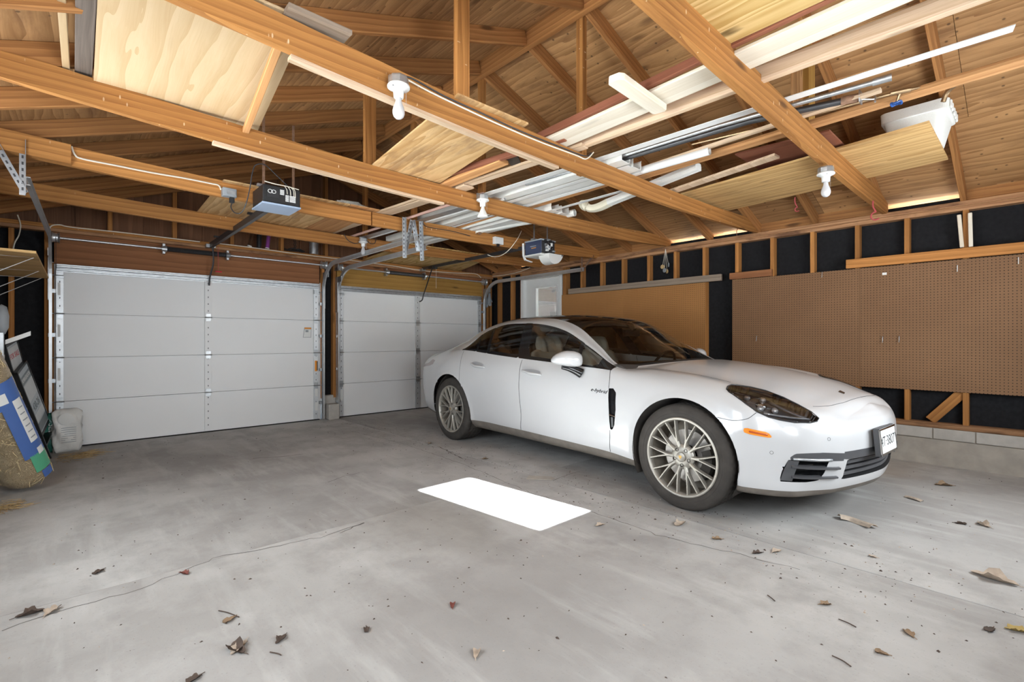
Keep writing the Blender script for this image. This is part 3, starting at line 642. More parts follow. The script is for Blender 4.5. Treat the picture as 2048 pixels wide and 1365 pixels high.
# dense grid
us = []
for i in range(NI - 1):
    L = max(.02, np.linalg.norm(NET[i + 1, 4] - NET[i, 4])); n = max(4, int(round(L / .017)))
    us += list(i + np.arange(n) / n)
us.append(NI - 1.0); us = np.array(us)
seg = [4, 2, 6, 9, 9, 9, 10, 7, 9, 8]
vsn = []
for j, n in enumerate(seg): vsn += list(j + np.arange(n) / n)
vsn.append(NJ - 1.0); vsn = np.array(vsn)
NU, NV = len(us), len(vsn)
UU, VV = np.meshgrid(us, vsn, indexing='ij')
# outlines cut out of the body, in (u,v); filled in below
CUTS = {}
CUTS['door_pillar'] = [(10.02, 6.0), (10.47, 6.0), (10.87, 7.02), (10.56, 7.02)]
CUTS['pillar_rear'] = [(11.70, 6.0), (11.82, 6.0), (12.33, 7.02), (12.20, 7.02)]
CUTS['pillar_quarter'] = [(12.38, 6.0), (12.50, 6.0), (13.06, 7.02), (12.94, 7.02)]
CUTS['pillar_front'] = [(8.14, 6.0), (8.27, 6.0), (8.40, 7.02), (8.27, 7.02)]
CUTS['headlight'] = [(3.92, 6.662), (3.977, 6.938), (3.96, 7.25), (3.90, 7.518), (3.591, 7.85), (3.148, 7.87), (2.534, 7.768), (1.969, 7.536), (1.438, 7.125), (1.146, 6.725), (1.156, 6.45), (1.323, 6.213), (1.719, 6.0), (2.125, 5.889), (2.455, 5.847), (2.807, 5.917), (3.148, 6.125), (3.455, 6.325), (3.784, 6.513)]
CUTS['side_marker'] = [(3.136, 4.861), (3.023, 4.935), (2.398, 4.935), (2.261, 4.722), (2.318, 4.660), (2.932, 4.650), (3.08, 4.681)]
CUTS['intake'] = [(2.125, 2.50), (2.05, 2.833), (1.812, 3.639), (1.219, 3.736), (0.612, 3.80), (0.645, 3.569), (0.68, 3.042), (0.82, 2.646), (1.188, 2.55), (1.635, 2.52)]
CUTS['bumper_strip'] = [(1.81, 3.64), (1.75, 3.819), (1.615, 4.028), (1.292, 4.153), (0.912, 4.292), (0.25, 4.40), (-.5, 4.44), (-.5, 3.88), (0.213, 3.861), (0.612, 3.806), (1.219, 3.736)]
CUTS['fender_vent'] = [(6.93, 5.20), (6.794, 5.225), (6.70, 5.069), (6.69, 4.333), (6.75, 3.625), (6.815, 3.43), (6.885, 3.39), (6.89, 3.764), (6.90, 4.542)]
CUTS['tail_lamp'] = [(16.9, 5.45), (16.342, 5.50), (16.046, 5.764), (15.726, 5.625), (15.815, 5.333), (16.145, 5.236), (16.9, 5.18)]
def poly_contains(px, py, poly):
    ins = np.zeros(px.shape, bool); n = len(poly)
    for a in range(n):
        x1, y1 = poly[a]; x2, y2 = poly[(a + 1) % n]
        if y1 == y2: continue
        c = ((y1 > py) != (y2 > py)) & (px < (x2 - x1) * (py - y1) / (y2 - y1) + x1)
        ins ^= c
    return ins
def poly_snap(px, py, poly, tol=.62):
    best = np.full(px.shape, 1e9); bx_ = px.copy(); by_ = py.copy(); n = len(poly)
    for a in range(n):
        x1, y1 = poly[a]; x2, y2 = poly[(a + 1) % n]; dx, dy = x2 - x1, y2 - y1; L2 = dx * dx + dy * dy
        if L2 < 1e-12: continue
        t = np.clip(((px - x1) * dx + (py - y1) * dy) / L2, 0, 1); qx = x1 + t * dx; qy = y1 + t * dy
        d = np.hypot(px - qx, py - qy); m = d < best; best[m] = d[m]; bx_[m] = qx[m]; by_[m] = qy[m]
    k = best < tol
    return np.where(k, bx_, px), np.where(k, by_, py)
IU, IV = np.meshgrid(np.arange(NU, dtype=float), np.arange(NV, dtype=float), indexing='ij')
to_i = lambda u: np.interp(u, us, np.arange(NU)); to_j = lambda v: np.interp(v, vsn, np.arange(NV))
LAB = np.full((NU - 1, NV - 1), 'body', dtype=object)
def band(name, u0, u1, v0, v1):
    a, b_ = int(round(to_i(u0))), int(round(to_i(u1))); c_, d_ = int(round(to_j(v0))), int(round(to_j(v1))); LAB[a:b_, c_:d_] = name
band('rocker_panel', 0, 18, 0, 2)
band('side_trim', 7, 14, 6, 7)
band('side_glass', 7.55, 13.75, 6.1, 6.9)
band('cowl', 6.85, 7.0, 8, 10); band('windscreen', 7.0, 9.9, 8, 10); band('roof_glass', 9.9, 13, 8, 10); band('rear_window', 13, 15.8, 8, 10)
for nm, poly in CUTS.items():
    P = [(float(to_i(p[0])), float(to_j(p[1]))) for p in poly]
    IU, IV = poly_snap(IU, IV, P)
    cu_ = (IU[:-1, :-1] + IU[1:, :-1] + IU[:-1, 1:] + IU[1:, 1:]) / 4; cv_ = (IV[:-1, :-1] + IV[1:, :-1] + IV[:-1, 1:] + IV[1:, 1:]) / 4
    LAB[poly_contains(cu_, cv_, P)] = nm
PU = np.interp(IU, np.arange(NU), us); PV = np.interp(IV, np.arange(NV), vsn)
PTS = body(PU.ravel(), PV.ravel()).reshape(NU, NV, 3)
for wx in WHX:
    r = np.hypot(PTS[..., 0] - wx, PTS[..., 2] - AZ); k = (np.abs(r - AR) < .0125) & (PTS[..., 1] > .6)
    f = np.where(k, AR / np.maximum(r, 1e-6), 1.0)
    PTS[..., 0] = wx + (PTS[..., 0] - wx) * f; PTS[..., 2] = AZ + (PTS[..., 2] - AZ) * f
CEN = (PTS[:-1, :-1] + PTS[1:, :-1] + PTS[:-1, 1:] + PTS[1:, 1:]) / 4
for wx in WHX:
    LAB[(np.hypot(CEN[..., 0] - wx, CEN[..., 2] - AZ) < AR) & (CEN[..., 1] > .45)] = ''
def patch(name, sides=(1, -1), off=0.0):
    """the cells with this label as mesh data (both sides of the car)"""
    b = MB(); idx = np.argwhere(LAB == name)
    for s_ in sides:
        mp = {}
        def vid(i, j):
            if (i, j) not in mp: mp[(i, j)] = len(b.v); p = PTS[i, j]; b.v.append((p[0], p[1] * s_, p[2]))
            return mp[(i, j)]
        for i, j in idx:
            q = (vid(i, j), vid(i + 1, j), vid(i + 1, j + 1), vid(i, j + 1))
            b.f.append(q if s_ < 0 else q[::-1])
    return b
# front and rear faces: rows carried across the centre line
CAPN = 22; CAPCUT = CAPCUT_FRONT
def cap(i, bulge, out, cuts, labels):
    k0 = int(round(to_j(1.0))); rows = list(range(k0, NV))
    TT = np.linspace(-1, 1, 2 * CAPN + 1); g = np.empty((len(rows), len(TT), 3))
    for r, k in enumerate(rows):
        p = PTS[i, k]; y = max(p[1], 1e-4)
        g[r, :, 0] = p[0] + out * bulge * (1 - np.abs(TT) ** 1.6) * min(1, y / .45); g[r, :, 1] = y * TT; g[r, :, 2] = p[2]
    lab = np.full((len(rows) - 1, len(TT) - 1), 'body', dtype=object)
    a = (vsn[rows[:-1]] < 1.99); lab[a, :] = 'rocker_panel'
    G0, G1 = np.meshgrid(np.arange(len(rows), dtype=float), np.arange(len(TT), dtype=float), indexing='ij')
    for nm, poly in cuts.items():       # polygons in (y, z), snapped in the row/column index plane
        P = []
        for (yy, zz) in poly:
            rr = np.interp(zz, g[:, CAPN, 2], np.arange(len(rows))); yk = np.interp(rr, np.arange(len(rows)), g[:, -1, 1]); P.append((rr, (np.clip(yy / yk, -1, 1) + 1) * CAPN))
        G0, G1 = poly_snap(G0, G1, P, .55)
        c0 = (G0[:-1, :-1] + G0[1:, 1:]) / 2; c1 = (G1[:-1, :-1] + G1[1:, 1:]) / 2
        lab[poly_contains(c0, c1, P)] = nm
    gg = np.empty_like(g)
    r0 = np.clip(G0.astype(int), 0, len(rows) - 2); f0 = G0 - r0
    yk = g[r0, -1, 1] * (1 - f0) + g[r0 + 1, -1, 1] * f0; xk = g[r0, -1, 0] * (1 - f0) + g[r0 + 1, -1, 0] * f0; zk = g[r0, 0, 2] * (1 - f0) + g[r0 + 1, 0, 2] * f0
    tt = G1 / CAPN - 1
    gg[..., 0] = xk + out * bulge * (1 - np.abs(tt) ** 1.6) * np.minimum(1, yk / .5); gg[..., 1] = yk * tt; gg[..., 2] = zk
    res = {}
    for nm in set(lab.ravel()):
        b = MB(); mp = {}
        for r, c_ in np.argwhere(lab == nm):
            q = []
            for (a_, b_) in ((r, c_), (r, c_ + 1), (r + 1, c_ + 1), (r + 1, c_)):
                if (a_, b_) not in mp: mp[(a_, b_)] = len(b.v); b.v.append(tuple(gg[a_, b_]))
                q.append(mp[(a_, b_)])
            b.f.append(tuple(q[::-1]) if out < 0 else tuple(q))
        res[nm] = b
    return res
FC = cap(0, .088, -1, CAPCUT, None); RC = cap(NU - 1, .085, 1, {}, None)
def finish(b, name, mt, smooth=True, solid=0.0, inset=0.0, parent=None):
    me = bpy.data.meshes.new(name); me.from_pydata(b.v, [], b.f)
    bm = bmesh.new(); bm.from_mesh(me); bmesh.ops.remove_doubles(bm, verts=bm.verts, dist=.0004)
    bmesh.ops.dissolve_degenerate(bm, edges=bm.edges, dist=.0003)
    if inset:
        bm.normal_update(); r = bmesh.ops.extrude_face_region(bm, geom=list(bm.faces)); vs_ = [e for e in r['geom'] if isinstance(e, bmesh.types.BMVert)]
        old = [f for f in bm.faces if not any(v in set(vs_) for v in f.verts)] if False else []
        nv = {v: v.normal.copy() for v in vs_}
        for v in vs_: v.co -= nv[v] * inset
    bm.to_mesh(me); bm.free()
    if smooth: me.polygons.foreach_set('use_smooth', [True] * len(me.polygons))
    if solid: pass
    return link(name, me, mt, parent or car)
def joinmb(*bs):
    o = MB()
    for b in bs: o.add(b.v, b.f)
    return o
e = MB()
finish(joinmb(patch('body'), FC.get('body', e), RC.get('body', e)), 'body', M_PAINT)
finish(joinmb(patch('rocker_panel'), FC.get('rocker_panel', e), RC.get('rocker_panel', e)), 'rocker_panel', M_SILL)
finish(patch('side_trim', (1,)), 'window_trim', M_GLOSSK); finish(patch('side_trim', (-1,)), 'window_trim', M_GLOSSK)
for s_, nm in ((1, 'right'), (-1, 'left')): pass
finish(patch('side_glass', (1,)), 'side_window', M_SGLASS); finish(patch('side_glass', (-1,)), 'side_window', M_SGLASS)
finish(patch('cowl'), 'cowl', M_BLACK); finish(patch('windscreen'), 'windscreen', M_WGLASS); finish(patch('roof_glass'), 'roof_glass', M_GLOSSK); finish(patch('rear_window'), 'rear_window', M_SGLASS)
def on_body(u, v, off=0.0, side=1):
    u = np.atleast_1d(u).astype(float); v = np.atleast_1d(v).astype(float)
    p = body(u, v); du = body(np.clip(u + .02, 0, NI - 1), v) - body(np.clip(u - .02, 0, NI - 1), v); dv = body(u, np.clip(v + .03, 0, NJ - 1)) - body(u, np.clip(v - .03, 0, NJ - 1))
    n = np.cross(dv, du); n /= np.maximum(np.linalg.norm(n, axis=1, keepdims=True), 1e-9); n *= np.sign((n * (p - np.array([1.5, 0, .5]))).sum(axis=1, keepdims=True))
    q = p + n * off; q[:, 1] *= side; n[:, 1] *= side
    return [Vector(x) for x in q], [Vector(x) for x in n]
for nm in ('door_pillar', 'pillar_rear', 'pillar_quarter', 'pillar_front'):
    for s_ in (1, -1): finish(patch(nm, (s_,)), 'door_pillar', M_GLOSSK)
finish(joinmb(patch('bumper_strip'), FC.get('bumper_strip', e)), 'bumper_strip', M_SATINK)
def offset_patch(b, off):
    me = bpy.data.meshes.new('t'); me.from_pydata(b.v, [], b.f); bm = bmesh.new(); bm.from_mesh(me); bmesh.ops.remove_doubles(bm, verts=bm.verts, dist=.0004); bm.normal_update()
    for v in bm.verts: v.co = v.co + v.normal * off
    o = MB(); bm.verts.index_update(); o.v = [tuple(v.co) for v in bm.verts]; o.f = [tuple(v.index for v in f.verts) for f in bm.faces]; bm.free(); bpy.data.meshes.remove(me); return o
def bowl(b, depth):
    """recessed pocket: side walls and floor of a cut-out, open to the outside"""
    me = bpy.data.meshes.new('t'); me.from_pydata(b.v, [], b.f); bm = bmesh.new(); bm.from_mesh(me); bmesh.ops.remove_doubles(bm, verts=bm.verts, dist=.0004); bm.normal_update()
    q = sum((v.normal.dot(v.co - Vector((1.5, 0, .5))) for v in bm.verts)); depth = depth if q > 0 else -depth
    o = MB(); bm.verts.index_update(); n = len(bm.verts)
    av_ = Vector((0, 0, 0))
    for f in bm.faces: av_ += f.normal * f.calc_area()
    av_.normalize(); o.v = [tuple(v.co) for v in bm.verts] + [tuple(v.co - ((v.normal * .5 + av_ * .5).normalized() if v.normal.dot(av_) > .35 else av_) * depth) for v in bm.verts]
    o.f = [tuple(v.index + n for v in f.verts) for f in bm.faces]
    for ed in bm.edges:
        if len(ed.link_faces) == 1: a, b_ = ed.verts[0].index, ed.verts[1].index; o.f.append((a, b_, b_ + n, a + n))
    bm.free(); bpy.data.meshes.remove(me); return o
for s_ in (1, -1):
    hl = finish(patch('headlight', (s_,)), 'headlight', M_HLENS)
    k = finish(bowl(patch('headlight', (s_,)), .055), 'lamp_housing', M_LAMPIN, parent=hl)
    for (u, v) in ((3.30, 6.85), (2.90, 7.15), (2.75, 6.40), (2.35, 6.65)):
        (p,), (n,) = on_body(u, v, -.022, s_)
        M = Matrix.Translation(p) @ n.to_track_quat('Z', 'Y').to_matrix().to_4x4()
        MB().lathe([(.0, .004), (.012, .003), (.019, -.004), (.021, -.02)], 14, M).build('projector', M_LAMPBR, hl, smooth=True)
    (p,), (n,) = on_body(2.80, 6.80, -.042, s_); M = Matrix.Translation(p) @ n.to_track_quat('Z', 'Y').to_matrix().to_4x4()
    MB().lathe([(0, .012), (.02, .006), (.034, -.006), (.04, -.03)], 20, M).build('lamp_reflector', M_CHROME, hl, smooth=True)
    P, N = on_body(np.linspace(1.35, 2.6, 9), np.linspace(6.62, 6.05, 9), -.018, s_); MB().tube(P, .007, 6).build('light_bar', M_LAMPBR, hl, smooth=True)
    P, N = on_body(np.linspace(1.45, 2.7, 9), np.linspace(6.72, 7.15, 9), -.03, s_); MB().tube(P, .010, 6).build('light_bar', M_LAMPIN, hl, smooth=True)
    P, N = on_body([q[0] for q in CUTS['headlight']] + [CUTS['headlight'][0][0]], [q[1] for q in CUTS['headlight']] + [CUTS['headlight'][0][1]], .0005, s_)
    MB().tube(P, .004, 6).build('lamp_seal', M_BLACK, hl, smooth=True)
    mk = finish(offset_patch(patch('side_marker', (s_,)), .004), 'side_marker', M_AMBER, smooth=False)
    P, N = on_body(np.linspace(2.95, 2.40, 6), np.linspace(4.79, 4.80, 6), .004, s_); MB().tube(P, .006, 6).build('marker_rib', mat('amber_dark', (0.5, .09, .01), .3) if s_ == 1 else MATS['amber_dark'], mk, smooth=True)
    it = finish(bowl(patch('intake', (s_,)), .05), 'air_intake', M_GLOSSK, smooth=False)
    # grey blades and the upright cheek inside the intake
    for (v0, v1, w) in ((3.30, 3.42, .013), (2.76, 2.84, .012)):
        P, N = on_body(np.linspace(1.72, .18, 10), np.linspace(v0, v1, 10), .0, s_)
        MB().sweep([(-.02, -w), (.012, -w * .4), (.014, w * .4), (-.02, w)], [p + n * (.004) for p, n in zip(P, N)]).build('intake_blade', M_SATINK, it)
    ck = MB(); P, N = on_body([2.10, 2.0, 1.82, 1.50, 1.60, 1.70], [2.55, 2.90, 3.62, 3.66, 3.0, 2.56], .003, s_)
    P2 = [p - n * .03 for p, n in zip(P, N)]
    ck.add(P + P2, [(0, 1, 2, 3, 4, 5), (11, 10, 9, 8, 7, 6)] + [(i, (i + 1) % 6, 6 + (i + 1) % 6, 6 + i) for i in range(6)]); ck.build('intake_cheek', M_SATINK, it)
    P, N = on_body(np.linspace(1.68, .55, 8), np.linspace(3.74, 3.90, 8), .006, s_); MB().tube(P, .009, 6).build('lamp_strip', M_GALV, it, smooth=True)
    vt = finish(bowl(patch('fender_vent', (s_,)), .018), 'fender_vent', M_GLOSSK, smooth=False)
    P, N = on_body([6.90, 6.70], [4.05, 4.00], -.004, s_); MB().tube(P, .005, 6).build('vent_bar', M_CHROME, vt)
    P, N = on_body([6.86, 6.79, 6.80, 6.86], [3.95, 3.95, 3.55, 3.5], -.006, s_); MB().add(P, [(0, 1, 2, 3)]).build('vent_blade', M_SATINK, vt)
    finish(patch('tail_lamp', (s_,)), 'tail_lamp', mat('tail_lens', (.40, .36, .36), .2) if s_ == 1 else MATS['tail_lens'])
    # panel gaps
    def gap(uv, r=.0024, n=5):
        pts = smooth_path([(q[0], q[1], 0) for q in uv], n); P, N = on_body([p.x for p in pts], [p.y for p in pts], .0, s_)
        MB().tube(P, r, 5).build('panel_gap', M_GAP, car)
    gap([(7.10, 6.05), (7.037, 5.98), (6.963, 5.597), (6.931, 5.208)]); gap([(6.894, 3.389), (6.93, 2.8), (6.944, 2.05)])
    gap([(10.30, 5.95), (10.301, 5.611), (10.267, 5.083), (10.256, 4.722), (10.239, 4.083), (10.227, 3.486), (10.261, 3.028), (10.301, 2.583), (10.33, 2.02)])
    gap([(13.70, 5.95), (13.636, 5.611), (13.477, 5.236), (13.341, 4.653), (13.25, 4.3)], .0016)
    gap([(6.9, 8.05), (6.5, 8.0), (6.0, 7.90), (5.0, 7.80), (4.2, 7.82)], .0016); gap([(1.60, 7.80), (1.45, 8.0), (1.26, 8.264), (1.17, 8.6), (1.104, 8.917), (1.11, 9.547), (1.12, 9.98)], .0018)
    gap([(3.92, 5.028), (3.6, 5.06), (3.341, 5.15), (3.023, 5.417), (2.818, 5.85)], .0016)
    gap([(16.2, 6.2), (15.6, 6.6), (15.2, 7.2), (15.1, 7.9)], .0014)
    for (u, v) in ((2.284, 3.903), (.675, 5.278)):
        (p,), (n,) = on_body(u, v, .0008, s_); M = Matrix.Translation(p) @ n.to_track_quat('Z', 'Y').to_matrix().to_4x4()
        MB().lathe([(.0085, 0), (.0095, .0006), (.0105, 0)], 16, M, cap=False).build('parking_sensor', M_SATINK, car)
    # door handles: oval painted with the scoop's shade, and a bowed grip
    for (u, v) in ((9.80, 5.40), (12.15, 5.38)):
        us_ = np.array([u + .40, u + .26, u, u - .26, u - .42])
        rec = []
        for a in np.linspace(0, 2 * PI, 22, endpoint=False): rec.append((u + .36 * math.cos(a), v + .085 + .10 * math.sin(a)))
        P, N = on_body([q[0] for q in rec], [q[1] for q in rec], .0012, s_); (pc,), (nc,) = on_body(u, v + .09, -.0, s_)
        hd = MB(); hd.add(P + [pc + nc * .0005], [(i, (i + 1) % 22, 22) for i in range(22)]); hb = hd.build('handle_shade', MATS.get('handle_shade_grey') or mat('handle_shade_grey', (.36, .36, .37), .45), car)
        P, N = on_body(us_, np.array([v + .06, v + .035, v - .03, v - .03, v - .02]), .0, s_)
        offs = [.004, .020, .026, .022, .003]
        MB().tube(smooth_path([p + n * o for p, n, o in zip(P, N, offs)], 5), [.007 + .007 * math.sin(PI * i / 20) for i in range(21)], 8).build('door_handle', M_PAINT, car, smooth=True)
gr = finish(bowl(FC['grille'], .085), 'grille', M_BLACK, smooth=False)
for z in (.335, .372, .408):
    pts = [(-.755 - .075 - .088 * (1 - abs(y / .545) ** 1.6) + (.40 - z) * .22 + .045, y, z) for y in np.linspace(-.495, .495, 15)]
    MB().sweep([(-.018, -.010), (.010, -.006), (.010, .006), (-.018, .010)], pts).build('grille_slat', M_SATINK, gr)
# number plate on its bracket, standing off the bumper a little right of centre
PM = Matrix.Translation((-.948, .135, .522)) @ Matrix(((0, .09, -1, 0), (-1, 0, 0, 0), (0, 1, .09, 0), (0, 0, 0, 1)))
npl = MB().prism([(-.160, -.084), (.160, -.084), (.160, .084), (-.160, .084)], -.03, -.004, PM).build('number_plate_bracket', M_SATINK, car)
pl = MB().prism([(-.1525, -.075), (.1525, -.075), (.1525, .075), (-.1525, .075)], -.004, .001, PM).build('number_plate', M_LABEL, car)
f = MB()
for (a, b_, c_, d_) in ((-.158, .158, .070, .081), (-.158, .158, -.081, -.068), (-.158, -.147, -.08, .08), (.147, .158, -.08, .08)): f.prism([(a, c_), (b_, c_), (b_, d_), (a, d_)], 0, .006, PM)
f.build('plate_frame', M_CHROME, pl)
text_obj('plate_text', '4T\u00b73807', .085, PM @ Matrix.Translation((0, -.004, .0012)), M_INK, pl, .0006)
# badge on the front door, bonnet emblem
(p,), (n,) = on_body(7.26, 5.035, .001, 1); t_ = Vector((-1, 0, -.06)).normalized(); t_ = (t_ - n * t_.dot(n)).normalized(); up_ = n.cross(t_)
text_obj('badge', 'e-hybrid', .040, Matrix((t_, up_, n)).transposed().to_4x4().copy() if False else Matrix.Translation(p) @ Matrix((t_, up_, n)).transposed().to_4x4(), M_GLOSSK, car, .0015, shear=.35, sx=1.25)
P, N = on_body([1.60, 1.70, 1.92, 1.84], [9.70, 9.90, 9.97, 9.72], .002, 1); MB().add([p for p in P] , [(0, 1, 2, 3)]).build('bonnet_emblem', M_GLOSSK, car)
# black lip under the front bumper, rear diffuser lip
# wheel arch liners
for wx in WHX:
    for s_ in (1, -1):
        b = MB(); n = 26; vs_ = []
        for i in range(n + 1):
            a = math.radians(-28) + math.radians(236) * i / n
            for (r, y) in ((AR + .004, .945), (AR + .002, .93), (AR - .002, .60)): vs_.append((wx + r * math.cos(a), s_ * (y - .03 * (wx > 1)), AZ + r * math.sin(a)))
        b.add(vs_, [(i * 3 + k, i * 3 + k + 1, i * 3 + k + 4, i * 3 + k + 3) for i in range(n) for k in range(2)] + [tuple(i * 3 + 2 for i in range(n + 1))])
        b.build('arch_liner', M_LINER, car)
# ---- wheels
def make_tyre():
    prof = [(.258, -.252), (.285, -.270), (.315, -.273), (.340, -.268), (.353, -.255), (.3585, -.235)]
    for zc in (-.205, -.160, -.112, -.066): prof += [(.3605, zc - .006), (.3545, zc - .004), (.3545, zc + .004), (.3605, zc + .006)]
    prof += [(.3590, -.036), (.3545, -.018), (.345, -.006), (.334, .000), (.318, .003), (.312, .0055), (.300, .0055), (.296, .0025), (.280, .001), (.270, -.005), (.258, -.016)]
    n = 150; b = MB(); k = len(prof)
    for i, (r, z) in enumerate(prof):
        for q in range(n):
            a = 2 * PI * q / n; rr = r
            if (-.20 < z < -.02 or -.262 < z < -.2) and r > .343 and q % 3 == 0: rr -= .0045
            b.v.append((rr * math.cos(a), rr * math.sin(a), z))
    for i in range(k - 1):
        for q in range(n): q2 = (q + 1) % n; b.f.append((i * n + q, i * n + q2, (i + 1) * n + q2, (i + 1) * n + q))
    me = b.mesh('tyre', smooth=math.radians(30)); me.materials.append(M_TYRE); return me
def make_rim():
    b = MB(); b.lathe([(.2655, -.03), (.2700, -.006), (.2685, .001), (.2630, .0035), (.2545, .0015), (.2475, -.006), (.2440, -.022), (.2440, -.05)], 80, cap=False)
    def arm(pts, ws, zt, dp):
        vs_ = []
        for (p, w, z) in zip(pts, ws, zt):
            p = Vector(p); 
            vs_.append((p, w, z))
        m = MB(); k = len(vs_)
        for i, (p, w, z) in enumerate(vs_):
            d = (vs_[min(i + 1, k - 1)][0] - vs_[max(i - 1, 0)][0]).normalized(); x = Vector((-d.y, d.x))
            for (a, dz) in ((-1, -dp), (-.95, -.008), (-.42, 0), (.42, 0), (.95, -.008), (1, -dp)): q = p + x * (a * w); m.v.append((q.x, q.y, z + dz))
        for i in range(k - 1):
            for q in range(6): q2 = (q + 1) % 6; m.f.append((i * 6 + q, i * 6 + q2, (i + 1) * 6 + q2, (i + 1) * 6 + q))
        m.f += [(5, 4, 3, 2, 1, 0), tuple((k - 1) * 6 + q for q in range(6))]; return m
    P2 = lambda r, a: (r * math.cos(a), r * math.sin(a))
    for i in range(10):
        a0 = 2 * PI * (i + .5) / 10
        m = arm([P2(.045, a0), P2(.085, a0), P2(.128, a0)], [.017, .013, .012], [-.022, -.014, -.011], .030); b.add(m.v, m.f)
        for s_ in (-1, 1):
            m = arm([P2(.105, a0 + s_ * .02), P2(.135, a0 + s_ * .055), P2(.19, a0 + s_ * .115), P2(.249, a0 + s_ * .157)], [.0095, .0085, .0072, .0075], [-.0125, -.0105, -.006, -.003], .028); b.add(m.v, m.f)
    b.lathe([(0, -.012), (.05, -.013), (.074, -.019), (.085, -.03), (.085, -.05), (0, -.05)], 40)
    me = b.mesh('rim', smooth=math.radians(32)); me.materials.append(M_RIM); return me
TY, RI = make_tyre(), make_rim()
bb = MB(); bb.lathe([(.244, -.03), (.240, -.20), (.10, -.21)], 60, cap=False); BAR = bb.mesh('rim_barrel', smooth=SM); BAR.materials.append(M_RIMD)
bb = MB(); bb.lathe([(.07, -.095), (.178, -.095), (.178, -.122), (.07, -.122)], 48, cap=False); DIS = bb.mesh('brake_disc', smooth=SM); DIS.materials.append(M_DISC)
bb = MB()
n_ = 10; prof_ = [(.125, -.062), (.19, -.062), (.198, -.09), (.198, -.14), (.12, -.14), (.118, -.09)]
for i in range(n_ + 1):
    a = math.radians(-34) + math.radians(68) * i / n_
    for (r, z) in prof_: bb.v.append((r * math.cos(a), r * math.sin(a), z))
for i in range(n_):
    for q in range(6): q2 = (q + 1) % 6; bb.f.append((i * 6 + q, i * 6 + q2, i * 6 + 6 + q2, i * 6 + 6 + q))
bb.f += [(5, 4, 3, 2, 1, 0), tuple(n_ * 6 + q for q in range(6))]
CAL = bb.mesh('brake_caliper'); CAL.materials.append(M_LINER)
bb = MB(); bb.lathe([(0, .004), (.026, .003), (.033, -.001), (.034, -.014)], 32, cap=False); CCP = bb.mesh('centre_cap', smooth=SM); CCP.materials.append(M_RIM)
bb = MB().prism([(-.010, .012), (.010, .012), (.011, .002), (0, -.014), (-.011, .002)], .0035, .005); CRE = bb.mesh('crest'); CRE.materials.append(mat('gold_crest', (.45, .28, .08), .4, metal=.6))
bb = MB(); bb.lathe([(0, -.016), (.009, -.016), (.0095, -.011), (.0125, -.0105)], 12, cap=False); LUG = bb.mesh('lug_hole', smooth=SM); LUG.materials.append(M_LINER)
for wi, (wx, s_) in enumerate(((0, 1), (WB, 1), (0, -1), (WB, -1))):
    W = Matrix.Translation((wx, s_ * .948, .3555)) @ Matrix.Rotation(-s_ * PI / 2, 4, 'X') @ Matrix.Rotation(.35 + wi * .4, 4, 'Z')
    w = empty('wheel', parent=car); w.matrix_local = W
    t_ = TY.copy() 
    R3 = (W.to_3x3())
    for v in t_.vertices:      # the tyre flattens where it stands
        q = W @ v.co
        if q.z < 0.0: q.z = 0.0; v.co = W.inverted() @ q
    for nm, me in (('tyre', t_), ('rim', RI), ('rim_barrel', BAR), ('brake_disc', DIS), ('centre_cap', CCP)): link(nm, me, None, w)
    link('crest', CRE, None, w, M=Matrix.Rotation(-(.35 + wi * .4) + (PI if s_ > 0 else 0), 4, 'Z'))
    link('brake_caliper', CAL, None, w, M=Matrix.Rotation(-(.35 + wi * .4) + (PI if wx == 0 else 0) - .2, 4, 'Z'))
    for k in range(5): link('lug_hole', LUG, None, w, M=Matrix.Translation((.056 * math.cos(2 * PI * k / 5), .056 * math.sin(2 * PI * k / 5), 0)))
# ---- door mirrors
for s_ in (1, -1):
    b = MB(); n = 20; axis = Vector((.62, .78 , 0.03)).normalized(); c0 = Vector((1.02, 1.005, .985)); fwd = Vector((-.78, .62, 0)).normalized()
    rows = []
    prof = [(-.130, .030, .02, -.004), (-.122, .050, .045, -.004), (-.10, .064, .070, -.002), (-.06, .074, .092, 0), (0, .073, .098, .003), (.05, .062, .088, .002), (.09, .046, .066, -.003), (.115, .030, .045, -.008), (.130, .012, .02, -.012)]
    for (t, hz, dx, zc) in prof:
        for q in range(n):
            a = 2 * PI * q / n; cx_, cz_ = math.cos(a), math.sin(a)
            d = dx * cx_ if cx_ > 0 else .028 * cx_
            hz2 = hz * (1.0 if cz_ > 0 else .80)
            p = c0 + axis * t + fwd * d + Vector((0, 0, zc + hz2 * math.copysign(abs(cz_) ** .85, cz_)))
            b.v.append((p.x, p.y * s_, p.z))
    k = len(prof)
    for i in range(k - 1):
        for q in range(n): q2 = (q + 1) % n; b.f.append((i * n + q, i * n + q2, (i + 1) * n + q2, (i + 1) * n + q))
    b.f += [tuple(range(n)), tuple((k - 1) * n + q for q in range(n))]
    mo = b.build('door_mirror', M_PAINT, car, smooth=True)
    Pf = [Vector((1.055, 1.03 , .925)), Vector((1.02, .985, .915)), Vector((.985, .935, .893)), Vector((.955, .895, .868))]
    Pf = [Vector((p.x, p.y * s_, p.z)) for p in smooth_path(Pf, 4)]
    MB().tube(Pf, [.020, .022, .024, .026, .028, .030, .032, .034, .036, .038, .040, .042, .043][:len(Pf)], 10).build('mirror_arm', M_GLOSSK, mo, smooth=True)
